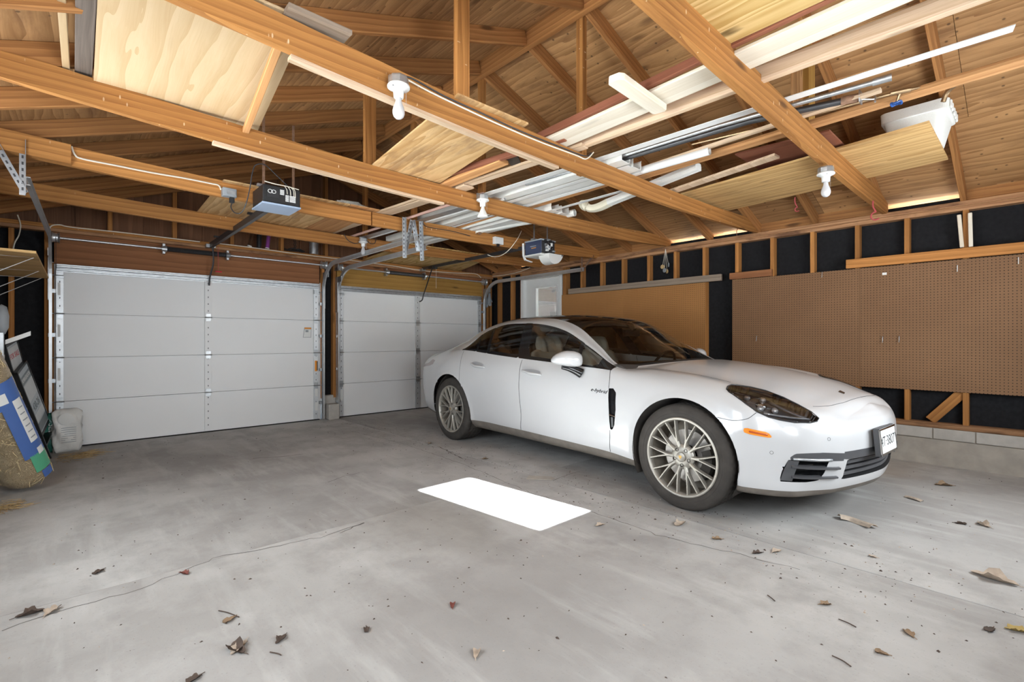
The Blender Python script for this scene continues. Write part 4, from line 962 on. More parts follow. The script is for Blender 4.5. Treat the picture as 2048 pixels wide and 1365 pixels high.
# ---- cabin
cb = MB(); cb.box(.45, 3.2, -.84, .84, .22, .30); cb.build('cabin_floor', M_HIDEB, car)
for s_ in (1, -1): MB().box(.75, 2.9, s_ * .79 - .03, s_ * .79 + .03, .30, .90).build('door_card', M_HIDEB, car, bevel=.015)
MB().sweep([(-.30, .36), (-.30, .90), (-.12, .955), (.10, .945), (.20, .90), (.22, .62), (.10, .36)], [(.72, .80, 0), (.72, -.80, 0)]).build('dashboard', M_DASH, car, smooth=SM)
MB().box(1.0, 2.6, -.12, .12, .30, .62).build('centre_console', M_HIDEB, car, bevel=.03)
def seat(x, y, mt, h=1.0):
    st = empty('seat', (x, y, 0), parent=car)
    def cushion(name, secs, mt_, y0, y1):
        # secs: (x,z) outline swept across the width with rounded shoulders
        b = MB(); n = len(secs); ys = np.linspace(-1, 1, 13)
        for t in ys:
            k = 1 - .16 * abs(t) ** 3.5; cx_ = sum(q[0] for q in secs) / n; cz_ = sum(q[1] for q in secs) / n; bol = .025 * (abs(t) > .6)
            for (px, pz) in secs: b.v.append((cx_ + (px - cx_) * k - bol, (y0 + y1) / 2 + (y1 - y0) / 2 * t, cz_ + (pz - cz_) * k))
        for i in range(12):
            for q in range(n): q2 = (q + 1) % n; b.f.append((i * n + q, i * n + q2, (i + 1) * n + q2, (i + 1) * n + q))
        b.f += [tuple(range(n)), tuple(12 * n + q for q in range(n))]; return b.build(name, mt_, st, smooth=True)
    cushion('seat_base', [(-.28, .42), (-.30, .54), (-.25, .60), (.15, .55), (.30, .52), (.30, .42)], mt, -.26, .26)
    cushion('backrest', [(.20, .50), (.30, .72), (.40, .95 * h), (.47, 1.05 * h), (.53, 1.06 * h), (.55, .95 * h), (.46, .62), (.38, .48)], mt, -.25, .25)
    cushion('headrest', [(.43, 1.02 * h), (.455, 1.12 * h), (.50, 1.19 * h), (.55, 1.19 * h), (.575, 1.10 * h), (.55, 1.02 * h)], mt, -.15, .15)
seat(1.42, .37, M_HIDE); seat(1.42, -.37, M_HIDE); seat(2.30, .37, M_HIDEB, .96); seat(2.30, -.37, M_HIDEB, .96)
sw = empty('steering_wheel', parent=car); sw.matrix_local = Matrix.Translation((1.03, -.37, .865)) @ Matrix.Rotation(math.radians(64), 4, 'Y')
MB().tube([(.185 * math.cos(a), .185 * math.sin(a), 0) for a in np.linspace(0, 2 * PI, 40, endpoint=False)], .014, 8, closed=True).build('wheel_rim', M_BLACK, sw, smooth=True)
MB().lathe([(0, .02), (.06, .015), (.075, -.02), (0, -.03)], 20).build('wheel_hub', M_BLACK, sw, smooth=SM)
b = MB()
for a in (PI / 2, -PI / 2, 0): b.tube([(.05 * math.cos(a), .05 * math.sin(a), 0), (.185 * math.cos(a), .185 * math.sin(a), 0)], .012, 6)
b.build('wheel_spoke', M_BLACK, sw)
rv = MB().sweep([(-.02, -.035), (.018, -.030), (.018, .030), (-.02, .035)], [(1.13, .11, 1.215), (1.12, 0, 1.225), (1.13, -.11, 1.215)]); rv.build('interior_mirror', M_BLACK, car)
MB().tube([(1.10, 0, 1.24), (1.16, 0, 1.315)], .03, 8).build('mirror_mount', M_BLACK, car, smooth=SM)
# ------------------------------------------------------------------ overhead doors
DJ = [0.012, 0.497, 0.962, 1.425, 1.900]
def overhead(n, x0, x1, xm0, xm1, mid_mat, label):
    d = empty('door_%d' % n, ((x0 + x1) / 2, 7.02, 0), label, 'garage door', kind='structure')
    def put(b, name, mt, parent=d, **k):
        o = b.build(name, mt, parent, **k); o.matrix_parent_inverse = Matrix.Translation((-(x0 + x1) / 2, -7.02, 0)); return o
    for k in range(4):
        z0, z1 = DJ[k] + .002, DJ[k + 1] - .002
        b = MB().box(x0, x1, 7.004, 7.045, z0, z1)
        b.box(x0 + .02, x1 - .02, 6.996, 7.004, z0 + .001, z0 + .020); b.box(x0 + .02, x1 - .02, 6.996, 7.004, z1 - .020, z1 - .001)
        p = put(b, 'door_section', M_DOORW)
        for (a, c, mt) in ((x0 + .006, x0 + .062, M_STILE), (xm0, xm1, mid_mat), (x1 - .090, x1 - .030, M_STILE)):
            s = MB(); s.box(a, c, 6.982, 7.003, z0 + .004, z1 - .004); put(s, 'stile', mt, p).matrix_parent_inverse = Matrix.Identity(4)
            if mt is not M_DOORW or True:
                hs = MB()
                for zz in np.arange(z0 + .07, z1 - .05, .085): hs.box((a + c) / 2 - .004, (a + c) / 2 + .004, 6.9805, 6.982, zz, zz + .018)
                o = put(hs, 'stile_slots', M_STEELD, p); o.matrix_parent_inverse = Matrix.Identity(4); o['kind'] = 'stuff'
    for z in DJ[1:4]:
        for (a, c, ro) in ((x0 + .01, x0 + .058, -1), (xm0 + .008, xm1 - .008, 0), (x1 - .086, x1 - .034, 1)):
            b = MB(); b.box(a, c, 6.974, 6.982, z - .045, z - .006); b.box(a, c, 6.974, 6.982, z + .006, z + .045); b.tube([(a - .012, 6.973, z), (c + .012, 6.973, z)], .0075, 8)
            if ro:
                e_ = a - .055 if ro < 0 else c + .055; b.tube([((a if ro < 0 else c), 6.968, z), (e_, 6.962, z)], .005, 6)
            put(b, 'hinge', M_GALV)
    b = MB().sweep([(0, -.038), (0, .042), (.012, .042), (.012, .030), (.045, .022), (.045, .008), (.020, .002), (.020, -.006), (.045, -.012), (.045, -.026), (.012, -.030), (.012, -.038)][::-1], [(x0 + .01, 6.998, 1.905), (x1 - .03, 6.998, 1.905)])
    put(b, 'top_strut', M_GALV)
    for (a, c) in ((x0 + .004, x0 + .062), (x1 - .092, x1 - .032)):
        b = MB(); b.box(a, c, 6.955, 7.0, 1.795, 1.855); b.box(a - .004, c + .004, 6.945, 6.96, 1.80, 1.815); b.tube([(a - .05 if a < xm0 else c + .05, 6.955, 1.825), (c, 6.955, 1.825)], .005, 6); put(b, 'top_bracket', M_GALV)
    put(MB().box(x0, x1, 7.0, 7.046, 0.0, .013), 'bottom_seal', M_RUBBER)
    put(MB().box(x0 - .03, x1 + .03, 7.0465, 7.058, .0, 1.97), 'leak_plate', M_DOORW)  # plate added behind the door to stop light leaking between sections
    return d
d1 = overhead(1, D1[0], D1[1], 1.271, 1.341, M_DOORW, 'wide white sectional overhead door with a white centre stile and warning label')
d2 = overhead(2, D2[0], D2[1], 4.255, 4.341, M_STILE, 'white sectional overhead door behind the car with a galvanised centre stile')
def stick(name, mt, x0, x1, z0, z1, y, parent, th=.0012, poly=None):
    b = MB()
    P = poly or [(x0, z0), (x1, z0), (x1, z1), (x0, z1)]
    b.add([(p[0], y, p[1]) for p in P] + [(p[0], y - th, p[1]) for p in P], [(0, 1, 2, 3), (7, 6, 5, 4), (0, 4, 5, 1), (1, 5, 6, 2), (2, 6, 7, 3), (3, 7, 4, 0)])
    o = b.build(name, mt, parent); o.matrix_parent_inverse = parent.matrix_world.inverted() if parent.parent is None else Matrix.Identity(4); return o
bpy.context.view_layer.update()
wl_ = stick('warning_label', M_GREYP, 0, 0, 0, 0, 7.0035, d1, poly=[(2.455, 1.180), (2.568, 1.180), (2.572, 1.322), (2.475, 1.322)])
o = stick('label_sheet', M_LABEL, 0, 0, 0, 0, 7.0020, wl_, poly=[(2.461, 1.186), (2.562, 1.186), (2.566, 1.296), (2.479, 1.296)]); o.matrix_parent_inverse = wl_.matrix_world.inverted(); o.matrix_parent_inverse = Matrix.Identity(4)
for (a, c, z0, z1, mt) in ((2.477, 2.570, 1.300, 1.320, M_ORANGE), (2.49, 2.53, 1.255, 1.285, M_GREYP)):
    o = stick('label_print', mt, a, c, z0, z1, 7.0006, wl_); o.matrix_parent_inverse = Matrix.Identity(4)
o = stick('spring_tag', M_ORANGE, 2.612, 2.650, .700, .850, 6.9815, d1); 
o2 = stick('tag_print', M_INK, 2.640, 2.652, .71, .84, 6.9800, o); o2.matrix_parent_inverse = Matrix.Identity(4)
for z in (1.62, 1.18, .72): stick('stile_sticker', M_LABEL, -.058, -.036, z, z + .13, 6.9805, d1)
for z in (.34, .14): stick('stile_sticker', M_LABEL, 2.615, 2.655, z, z + .12, 6.9805, d1)
stick('stile_sticker', M_LABEL, 2.985, 3.02, .25, .41, 6.9805, d2)
# ------------------------------------------------------------------ tracks
CH = [(-.028, -.012), (.028, -.012), (.028, .012), (.023, .012), (.023, -.007), (-.023, -.007), (-.023, .012), (-.028, .012)]
def track(x, xe, yend, zh, label, side, R=.40, hang=True):
    t = empty('door_track', (x, 6.95, 0), label, 'door track')
    bpy.context.view_layer.update()
    inv = t.matrix_world.inverted()
    yv = 6.952; zc = zh - R
    P = [(x, yv, .02), (x, yv, zc)]; 
    for i in range(1, 13): a = PI / 2 * i / 12; P.append((x, yv - R + R * math.cos(a), zc + R * math.sin(a)))
    P.append((xe, yend, zh + .01))
    ups = [(side, 0, 0)] * len(P)
    b = MB(); b.sweep(CH, P, ups); o = b.build('rail', M_TRACK, t); o.matrix_parent_inverse = inv
    for z in (.25, .72, 1.20, 1.66):
        b = MB(); b.box(x - .018 if side > 0 else x - .045, x + .045 if side > 0 else x + .018, yv + .012, yv + .058, z - .02, z + .02); o = b.build('jamb_bracket', M_GALV, t); o.matrix_parent_inverse = inv
    # flag bracket at the bend
    b = MB(); b.box(x - .003 - side * .016, x + .003 - side * .016, 6.93, 7.008, zc - .22, zc + .30); b.box(x - .002 - side * .016, x + .002 - side * .016, 6.80, 6.95, zc + .22, zc + .30); o = b.build('flag_bracket', M_GALV, t); o.matrix_parent_inverse = inv
    return t, inv
def perf(t, inv, p0, p1, mt=M_GALV, w=.032):
    """slotted angle iron"""
    p0 = Vector(p0); p1 = Vector(p1); b = MB(); b.sweep([(-w / 2, 0), (w / 2, 0), (w / 2, .0025), (-w / 2 + .0025, .0025), (-w / 2 + .0025, w), (-w / 2, w)], [p0, p1], [(0, -1, 0)] * 2)
    o = b.build('hanger', mt, t); o.matrix_parent_inverse = inv
    h = MB(); d = (p1 - p0); n = int(d.length / .042); d = d.normalized(); xx = d.cross(Vector((0, -1, 0))).normalized()
    for i in range(n):
        c = p0 + d * (.025 + .042 * i) + Vector((0, -.0028, 0)); h.add([c + xx * .005 - d * .010, c + xx * .005 + d * .010, c - xx * .005 + d * .010, c - xx * .005 - d * .010], [(0, 1, 2, 3)])
    o = h.build('slot_holes', M_STEELD, t); o.matrix_parent_inverse = inv; o['kind'] = 'stuff'
t1, i1 = track(-.112, -.180, 4.50, 2.185, 'galvanised door track at the left edge of the wide white door', 1)
perf(t1, i1, (-.205, 4.515, 2.46), (-.205, 4.515, 2.10)); perf(t1, i1, (-.34, 4.53, 2.44), (-.195, 4.53, 2.12))
t2, i2 = track(2.722, 2.735, 4.46, 2.215, 'galvanised door track at the right edge of the wide white door', -1)
perf(t2, i2, (2.600, 4.50, 2.43), (2.605, 4.50, 2.005)); perf(t2, i2, (2.70, 4.51, 2.42), (2.62, 4.51, 2.08))
t3, i3 = track(2.938, 2.945, 4.60, 2.165, 'galvanised door track on the left side of the door behind the car', 1)
perf(t3, i3, (2.800, 4.50, 2.42), (2.815, 4.50, 2.00)); perf(t3, i3, (2.715, 4.515, 2.42), (2.775, 4.515, 2.10))
t4, i4 = track(5.702, 5.700, 4.62, 2.190, 'galvanised door track in the far corner above the white side door', -1)
perf(t4, i4, (5.70, 4.66, 2.50), (5.70, 4.66, 2.17), M_RUST, .02); perf(t4, i4, (5.84, 4.55, 2.42), (5.71, 4.66, 2.19), M_RUST, .02)
# ------------------------------------------------------------------ torsion shafts
def shaft(x0, x1, s0, s1, z, label):
    t = empty('torsion_shaft', ((x0 + x1) / 2, 6.92, z), label, 'door spring shaft'); bpy.context.view_layer.update(); inv = t.matrix_world.inverted()
    def P(b, n, m, **k): o = b.build(n, m, t, **k); o.matrix_parent_inverse = inv; return o
    P(MB().tube([(x0, 6.92, z), (x1, 6.92, z)], .0125, 12), 'shaft', M_TRACK, smooth=SM)
    b = MB(); n = int((s1 - s0) / .0085)
    pts = [(s0 + .02 + (s1 - s0 - .04) * i / (n * 8), 6.92 + .026 * math.cos(2 * PI * i / 8), z + .026 * math.sin(2 * PI * i / 8)) for i in range(n * 8 + 1)]
    b.tube(pts, .0042, 4); P(b, 'torsion_spring', M_STEELD)
    P(MB().tube([(s0, 6.92, z), (s1, 6.92, z)], .021, 12), 'spring_core', M_BLACK, smooth=SM)
    for x in (s0 - .01, s1 + .01):
        b = MB(); b.tube([(x - .025, 6.92, z), (x + .025, 6.92, z)], [.040, .026] if x > s0 else [.026, .040], 12); b.box(x - .012, x + .012, 6.93, 7.006, z - .055, z + .06); P(b, 'spring_cone', M_GALV)
    for x in (x0 + .03, x1 - .03):
        b = MB(); b.tube([(x - .03, 6.92, z), (x - .015, 6.92, z), (x + .015, 6.92, z), (x + .03, 6.92, z)], [.055, .047, .047, .058], 20); P(b, 'cable_drum', M_TRACK, smooth=SM)
        P(MB().tube([(x, 6.87, z), (x, 6.955, .1)], .0018, 4), 'lift_cable', M_STEELD)
        P(MB().box(x - .004 + (.04 if x > (x0 + x1) / 2 else -.04), x + .004 + (.04 if x > (x0 + x1) / 2 else -.04), 6.88, 7.006, z - .05, z + .05), 'end_bearing', M_GALV)
    return t
shaft(-.10, 2.74, .86, 1.50, 2.212, 'torsion spring shaft across the brown header over the wide door')
shaft(2.92, 5.70, 3.72, 4.40, 2.205, 'torsion spring shaft across the olive header over the door behind the car')
# ------------------------------------------------------------------ openers
def putter(t):
    bpy.context.view_layer.update(); inv = t.matrix_world.inverted()
    def P(b, n, m, parent=None, **k):
        o = b.build(n, m, parent or t, **k)
        if parent is None: o.matrix_parent_inverse = inv
        return o
    return P
op = empty('garage_door_opener', (1.31, 4.36, 2.25), 'black opener motor box with a grey-blue underside hung near the wide door', 'door opener'); P = putter(op)
P(MB().box(1.165, 1.455, 4.21, 4.50, 2.262, 2.405), 'motor_housing', M_BLACK, bevel=.006)
P(MB().box(1.160, 1.460, 4.205, 4.505, 2.248, 2.262), 'bottom_cover', M_BLUEG, bevel=.002)
P(MB().box(1.15, 1.47, 4.30, 4.33, 2.405, 2.425), 'hanger_bar', M_GALV)
b = MB().box(1.195, 1.285, 4.2065, 4.2095, 2.305, 2.375); fp = P(b, 'print_panel', M_INK)
def flat_y(name, mt, x0, x1, z0, z1, y, parent): return MB().box(x0, x1, y - .0008, y, z0, z1).build(name, mt, parent)
for k in range(4): flat_y('print_line', M_LABEL, 1.293, 1.325, 2.372 - k * .011, 2.379 - k * .011, 4.2062, fp)
for k in range(5):
    flat_y('print_line', M_LABEL, 1.335, 1.362, 2.335 - k * .011, 2.342 - k * .011, 4.2062, fp); flat_y('print_line', M_LABEL, 1.368, 1.415, 2.335 - k * .011, 2.342 - k * .011, 4.2062, fp)
for x in (1.218, 1.245): MB().tube([(x + .016 * math.cos(a), 4.2055, 2.352 + .014 * math.sin(a)) for a in np.linspace(0, 2 * PI, 18, endpoint=False)], .0022, 5, closed=True).build('print_ring', M_LABEL, fp)
for k, xx in enumerate((1.345, 1.372, 1.398, 1.41)):
    MB().tube(smooth_path([(xx - .02, 4.195, 2.408), (xx - .005, 4.19, 2.385), (xx + .004, 4.205, 2.352 - .006 * k)], 4), .0022, 5).build('signal_wire', M_WIREW, fp)
MB().tube(smooth_path([(1.17, 4.19, 2.418), (1.25, 4.185, 2.410), (1.34, 4.19, 2.412), (1.44, 4.20, 2.406)], 4), .004, 6).build('signal_wire', M_WIREW, fp)
P(MB().sweep([(-.018, -.03), (.018, -.03), (.018, .03), (-.018, .03)], [(1.30, 4.50, 2.300), (1.325, 6.93, 2.312)]), 'rail', M_STEELD)
for y in (5.0, 5.75, 6.4): P(MB().box(1.255, 1.36, y, y + .035, 2.326, 2.344), 'rail_clip', M_BLACK)
b = MB().box(1.27, 1.37, 6.90, 6.99, 2.285, 2.325); P(b, 'header_bracket', M_GALV)
b = MB()
for (x, y) in ((1.195, 4.30), (1.435, 4.32)): b = MB(); b.box(x - .010, x + .010, y - .002, y + .002, 2.41, 2.98); P(b, 'hanger_strap', M_RUST)
P(MB().tube(smooth_path([(1.33, 6.86, 2.29), (1.345, 6.90, 2.10), (1.315, 6.93, 1.93), (1.31, 6.955, 1.82)], 5), .0095, 6), 'door_arm', M_STEELD)
P(MB().tube([(1.375, 6.80, 2.29), (1.378, 6.80, 1.985)], .0028, 5), 'release_cord', M_PINK)
P(MB().tube([(1.345, 6.80, 1.982), (1.415, 6.80, 1.982)], .009, 8), 'release_handle', M_RED)
op2 = empty('garage_door_opener', (4.31, 4.18, 2.2), 'opened-up opener with a navy panel and white lamp covers above the car', 'door opener'); P = putter(op2)
P(MB().box(4.20, 4.43, 4.04, 4.31, 2.205, 2.345), 'motor_chassis', M_STEELD, bevel=.004)
npn = P(MB().box(4.182, 4.200, 4.04, 4.31, 2.190, 2.348), 'side_panel', M_NAVY, bevel=.005)
for k in range(2): MB().box(4.1812, 4.182, 4.12, 4.22 - .02 * k, 2.280 - k * .022, 2.288 - k * .022).build('panel_print', M_GREYP if k == 0 else M_ORANGE, npn)
P(MB().box(4.185, 4.44, 4.035, 4.32, 2.346, 2.362), 'chassis_lid', M_GREYP)
rr = random.Random(3)
for k in range(22):
    x = 4.21 + .17 * rr.random(); z = 2.21 + .125 * rr.random(); b = MB().box(x, x + .015 + .03 * rr.random(), 4.015 + .01 * rr.random(), 4.045, z, z + .012 + .028 * rr.random()); P(b, 'circuit_part', rr.choice([M_GALV, M_BLACK, M_GREYP, M_LABEL, M_STEELD, M_BLACK]))
P(MB().sweep([(-.035, .03), (-.03, -.12), (.0, -.175), (.12, -.19), (.12, -.18), (.01, -.165), (-.018, -.115), (-.023, .03)], [(4.20, 4.318, 2.31), (4.20, 4.345, 2.31)]), 'end_cover', M_LENS, smooth=SM)
P(MB().sweep([(-.135, 0), (-.12, -.030), (.11, -.030), (.125, 0)], [(4.32, 4.05, 2.200), (4.32, 4.33, 2.200)]), 'lamp_cover', M_LENS, bevel=.01)
b = MB(); n = 12
for i in range(n + 1):
    a = PI * i / n
    for y in (3.975, 4.15): b.v.append((4.385 - .125 * math.cos(a), y + (.03 * math.sin(a) if y < 4.1 else 0), 2.200 - .012 - .115 * math.sin(a)))
b.f = [(2 * i, 2 * i + 1, 2 * i + 3, 2 * i + 2) for i in range(n)] + [tuple(2 * i for i in range(n + 1))]
P(b, 'lamp_cover', M_LENS, smooth=SM)
P(MB().tube([(4.49, 3.972, 2.180), (4.49, 3.985, 2.180)], .008, 8), 'cover_screw', M_BLACK)
for (x, y) in ((4.25, 4.22), (4.38, 4.12)): P(MB().box(x - .035, x + .035, y - .025, y + .025, 2.362, 2.392), 'hanger_foot', M_GALV); P(MB().box(x - .010, x + .010, y - .002, y + .002, 2.39, 2.93), 'hanger_strap', M_GALV)
P(MB().sweep([(-.014, -.022), (.014, -.022), (.014, .022), (-.014, .022)], [(4.30, 4.32, 2.318), (4.36, 6.93, 2.325)]), 'rail', M_STEELD)
P(MB().tube([(4.345, 6.62, 2.30), (4.35, 6.80, 2.02), (4.33, 6.86, 1.88)], .010, 6), 'door_arm', M_BLACK)
P(MB().tube(smooth_path([(4.33, 6.86, 1.88), (4.32, 6.88, 1.80), (4.30, 6.93, 1.775)], 4), .010, 6), 'door_arm', M_BLACK)
P(MB().box(4.30, 4.40, 6.55, 6.66, 2.285, 2.325), 'trolley', M_BLACK)
P(MB().tube([(4.42, 6.62, 2.29), (4.42, 6.62, 1.98)], .0025, 5), 'release_cord', M_WIREW)
P(MB().box(4.33, 4.40, 6.90, 6.99, 2.285, 2.325), 'header_bracket', M_GALV)
# ------------------------------------------------------------------ lampholders and bulbs
def lampholder(x, y, ztop, label, face=1, flood=False, small=False):
    t = empty('lampholder', (x, y, ztop), label, 'light bulb', 'bare bulb lampholders screwed to the tie joists'); P = putter(t)
    T = Matrix.Translation((x, y, ztop))
    k = PI / 8
    b = MB(); b.lathe([(.0, 0), (.047, 0), (.050, -.008), (.050, -.038), (.0, -.038)], 8, T @ Matrix.Rotation(k, 4, 'Z')); P(b, 'octagon_box', M_GALV)
    if face: P(MB().box(x - .030, x + .030, y + .035, y + .052, ztop - .03, ztop + .02), 'box_bracket', M_GALV)
    b = MB(); b.lathe([(0, -.038), (.052, -.040), (.056, -.046), (.055, -.053), (.038, -.060), (.027, -.068), (.0245, -.100), (.022, -.104), (.0, -.104)], 28, T); hb = P(b, 'porcelain_base', M_PORC, smooth=SM)
    for a in (.4, .4 + PI):
        MB().lathe([(0, -.0585), (.005, -.0575), (.006, -.050)], 10, T @ Matrix.Translation((.041 * math.cos(a), .041 * math.sin(a), -.001))).build('screw', M_STEELD, hb).matrix_parent_inverse = hb.matrix_world.inverted() if False else Matrix.Identity(4)
    if flood: b = MB().lathe([(.013, -.10), (.015, -.118), (.022, -.135), (.040, -.175), (.047, -.188), (.047, -.194), (.03, -.200), (0, -.202)], 28, T); P(b, 'flood_bulb', M_LENS, smooth=True)
    else: b = MB().lathe([(.013, -.10), (.0145, -.115), (.018, -.130), (.026, -.150), (.030, -.168), (.0295, -.182), (.024, -.197), (.012, -.207), (0, -.209)], 28, T); P(b, 'bulb', M_BULB, smooth=True)
    P(MB().tube([(x + .03, y - .02, ztop - .06), (x + .031, y - .02, ztop - .135)], .0012, 4), 'pull_chain', M_GALV)
    return t
lampholder(1.225, 2.168, 2.462, 'bare bulb in a white porcelain holder on the second joist, with a taped cable')
lampholder(2.71, 3.328, 2.428, 'spotlight bulb in a porcelain holder among the white gutters', flood=True)
lampholder(3.93, 1.02, 2.362, 'bare bulb under the nearest joist beside the long plywood shelf', face=0)
lampholder(2.715, 5.672, 2.405, 'small far bulb on the joist nearest the doors')
def cable(name, pts, r, mt, label, n=6, k=6):
    return tag(MB().tube(smooth_path(pts, n), r, k).build(name, mt, smooth=SM), label, 'cable')
yj = 2.24 - .0265
A_ = [on_y(u, v, yj) for u, v in ((806, 152), (830, 160), (890, 193), (960, 225), (1040, 262), (1110, 290), (1168, 312), (1183, 306))]
cable('cable', A_, .0042, M_WIREK, 'dark cable running along the face of the second joist', 6)
A_ = [on_y(u, v, yj - .002) for u, v in ((812, 158), (860, 184), (920, 213), (1000, 250), (1080, 284), (1150, 310), (1172, 318), (1187, 305))]
cable('cable', A_, .0048, M_WIREW, 'white cable clipped just under the dark one on the second joist', 6)
yj = 4.57 - .027
cable('cable', [on_y(u, v, yj) for u, v in ((143, 293), (150, 310), (165, 318), (230, 331), (300, 345), (370, 357), (420, 367), (437, 371), (442, 380))], .0062, M_WIREW, 'white cable stapled along the joist to the grey outlet box')
o = empty('outlet_box', (.99, 4.52, 2.36), 'grey outlet box with a black plug on the joist beside the black opener', 'outlet box'); P = putter(o)
p0 = on_y(443, 376, 4.535); p1 = on_y(471, 398, 4.535)
P(MB().box(p0.x, p1.x, 4.49, 4.549, p1.z, p0.z), 'box', M_GREYP, bevel=.004); P(MB().box(p0.x + .03, p1.x - .01, 4.485, 4.491, p1.z + .02, p0.z - .02), 'cover', M_GALV)
pp = on_y(463, 402, 4.48); P(MB().box(pp.x - .018, pp.x + .018, 4.455, 4.485, pp.z - .02, pp.z + .025), 'plug', M_BLACK, bevel=.004)
cable('power_cord', [pp + Vector((0, -.02, -.02)), on_y(462, 415, 4.45), on_y(470, 426, 4.42), on_y(483, 425, 4.38), on_y(493, 405, 4.34), on_y(500, 375, 4.32), on_y(505, 345, 4.30), on_y(512, 330, 4.28), on_y(530, 330, 4.26), on_y(552, 350, 4.24), on_y(575, 372, 4.22)], .0042, M_WIREK, 'black power cord looping from the outlet box up to the black opener')
o = empty('outlet_box', (3.9, 4.53, 2.35), 'white outlet box with a black plug on the joist left of the navy opener', 'outlet box'); P = putter(o)
p0 = on_y(986, 474, 4.54); p1 = on_y(1003, 491, 4.54)
P(MB().box(p0.x, p1.x, 4.50, 4.549, p1.z, p0.z), 'box', M_WHITE, bevel=.003); P(MB().box(p0.x + .03, p0.x + .06, 4.485, 4.51, p1.z - .035, p1.z - .002), 'plug', M_BLACK)
cable('cable', [on_y(975, 510, 4.9), on_y(990, 514, 4.8), on_y(1005, 510, 4.65), on_y(1020, 498, 4.5), on_y(1035, 478, 4.45), on_y(1043, 462, 4.5)], .004, M_WIREW, 'thin white cable drooping beside the navy opener rail')
yj = 6.96
cable('cable', [on_y(u, v, yj) for u, v in ((98, 462), (103, 452), (120, 450), (145, 455), (250, 466), (400, 484))], .006, M_WIREW, 'white cable along the top plate above the left half of the wide door')
cable('cable', [on_y(u, v, 6.965) for u, v in ((425, 486), (500, 495), (600, 509), (700, 521), (790, 533), (842, 541), (905, 546), (950, 548), (962, 556))], .006, M_WIREW, 'white cable along the top plate from the wide door to the far corner')
cable('cable', [on_x(u, v, 5.93) for u, v in ((962, 556), (985, 553), (1010, 550), (1035, 545), (1060, 536))], .005, M_WIREW, 'white cable on the right wall top plate in the far corner')
cable('cable', [on_y(u, v, 6.98) for u, v in ((35, 430), (41, 450), (38, 470), (30, 485), (26, 500))], .006, M_WIREW, 'white cable hanging in the left corner above the shelf')
cable('cable', [on_y(u, v, 5.715) for u, v in ((688, 468), (695, 480), (708, 487), (718, 486))], .0042, M_WIREK, 'dark cable loop left of the small far bulb')
cable('cable', [on_y(u, v, 5.715) for u, v in ((732, 480), (742, 488), (750, 486), (752, 476))], .0042, M_WIREK, 'dark cable loop right of the small far bulb')
cable('cable', [on_y(u, v, 4.545) for u, v in ((846, 442), (850, 452), (870, 457), (905, 463), (940, 472))], .004, M_WIREK, 'dark cable along the joist behind the hanger irons')
# ------------------------------------------------------------------ lumber, sheets and pipes laid across the tie joists
def jtop(j, x): return jz(j, x) + JO[j][1]
def plank(name, p0, p1, w, h, mt, label, cat, up=(0, 0, 1), bevel=.003): return tag(board(name, p0, p1, w, h, mt, up=up, bevel=bevel), label, cat)
def sheet(name, poly, za, zb, th, mt, label, cat, grain=None):
    """ply sheet from its corner outline; height runs linearly in y from za (first y) to zb (last y)"""
    ys = [p[1] for p in poly]; y0, y1 = min(ys), max(ys); cx_ = sum(p[0] for p in poly) / len(poly); cy_ = (y0 + y1) / 2
    slope = math.atan2(zb - za, y1 - y0)
    M = Matrix.Translation((cx_, cy_, (za + zb) / 2)) @ Matrix.Rotation(slope, 4, 'X') @ Matrix.Rotation(PI / 2, 4, 'Z')
    b = MB().prism([(p[1] - cy_, -(p[0] - cx_)) for p in poly], 0, th)
    return tag(b.build(name, mt, M=M), label, cat)
sheet('plywood_sheet', [(.092, 2.225), (.80, 2.225), (.925, 3.46), (.112, 3.46)], jtop(1, .4) + .002, jtop(2, .4) + .002, .012, W_PLY, 'large clean pale plywood sheet over the joists above the wide white door', 'plywood')
plank('batten', (.718, 2.265, jtop(1, .7) - .022), (.835, 3.378, jtop(2, .8) - .028), .036, .030, W_CEDAR, 'narrow batten under the large pale plywood sheet', 'batten')
plank('grey_plank', (.060, 2.06, jtop(1, 0) + .018), (.072, 3.46, jtop(2, 0) + .018), .070, .026, W_DKGREY, 'dark grey plank beside the large pale plywood sheet', 'plank')
plank('pale_board', (-.03, 2.06, jtop(1, 0) + .02), (.006, 3.48, jtop(2, 0) + .02), .030, .03, W_PLY, 'thin pale board at the left of the dark grey plank', 'board')
sheet('plywood_sheet', [(1.60, 2.18), (2.145, 2.18), (2.31, 3.47), (1.70, 3.47)], jtop(1, 1.9) + .002, jtop(2, 1.9) + .002, .012, W_PLYR, 'paint-splashed rough plywood sheet between the middle joists', 'plywood')
p = [on_z(u, v, 2.43) for u, v in ((418, 372), (372, 420), (602, 466), (644, 410))]
def quad_sheet(px, z, mt, label, th=.012, name='plywood_sheet'): 
    q = [on_z(u, v, z) for u, v in px]; return sheet(name, [(a.x, a.y) for a in q], z, z, th, mt, label, 'plywood')
sheet('plywood_sheet', [(.95, 4.50), (2.02, 4.50), (2.03, 5.80), (.98, 5.80)], 2.447, 2.432, .012, W_PLYR, 'plywood sheet over the far joists behind the black opener', 'plywood')
sheet('plywood_sheet', [(2.03, 4.50), (2.33, 4.50), (2.37, 5.80), (2.04, 5.80)], 2.449, 2.432, .012, W_CEDAR, 'narrow plywood strip right of the sheet behind the black opener', 'plywood')
sheet('plywood_sheet', [(3.35, 5.68), (4.84, 5.68), (5.18, 7.02), (3.35, 7.02)], 2.425, 2.370, .012, W_PLYY, 'yellowish plywood sheet over the header of the door behind the car', 'plywood')
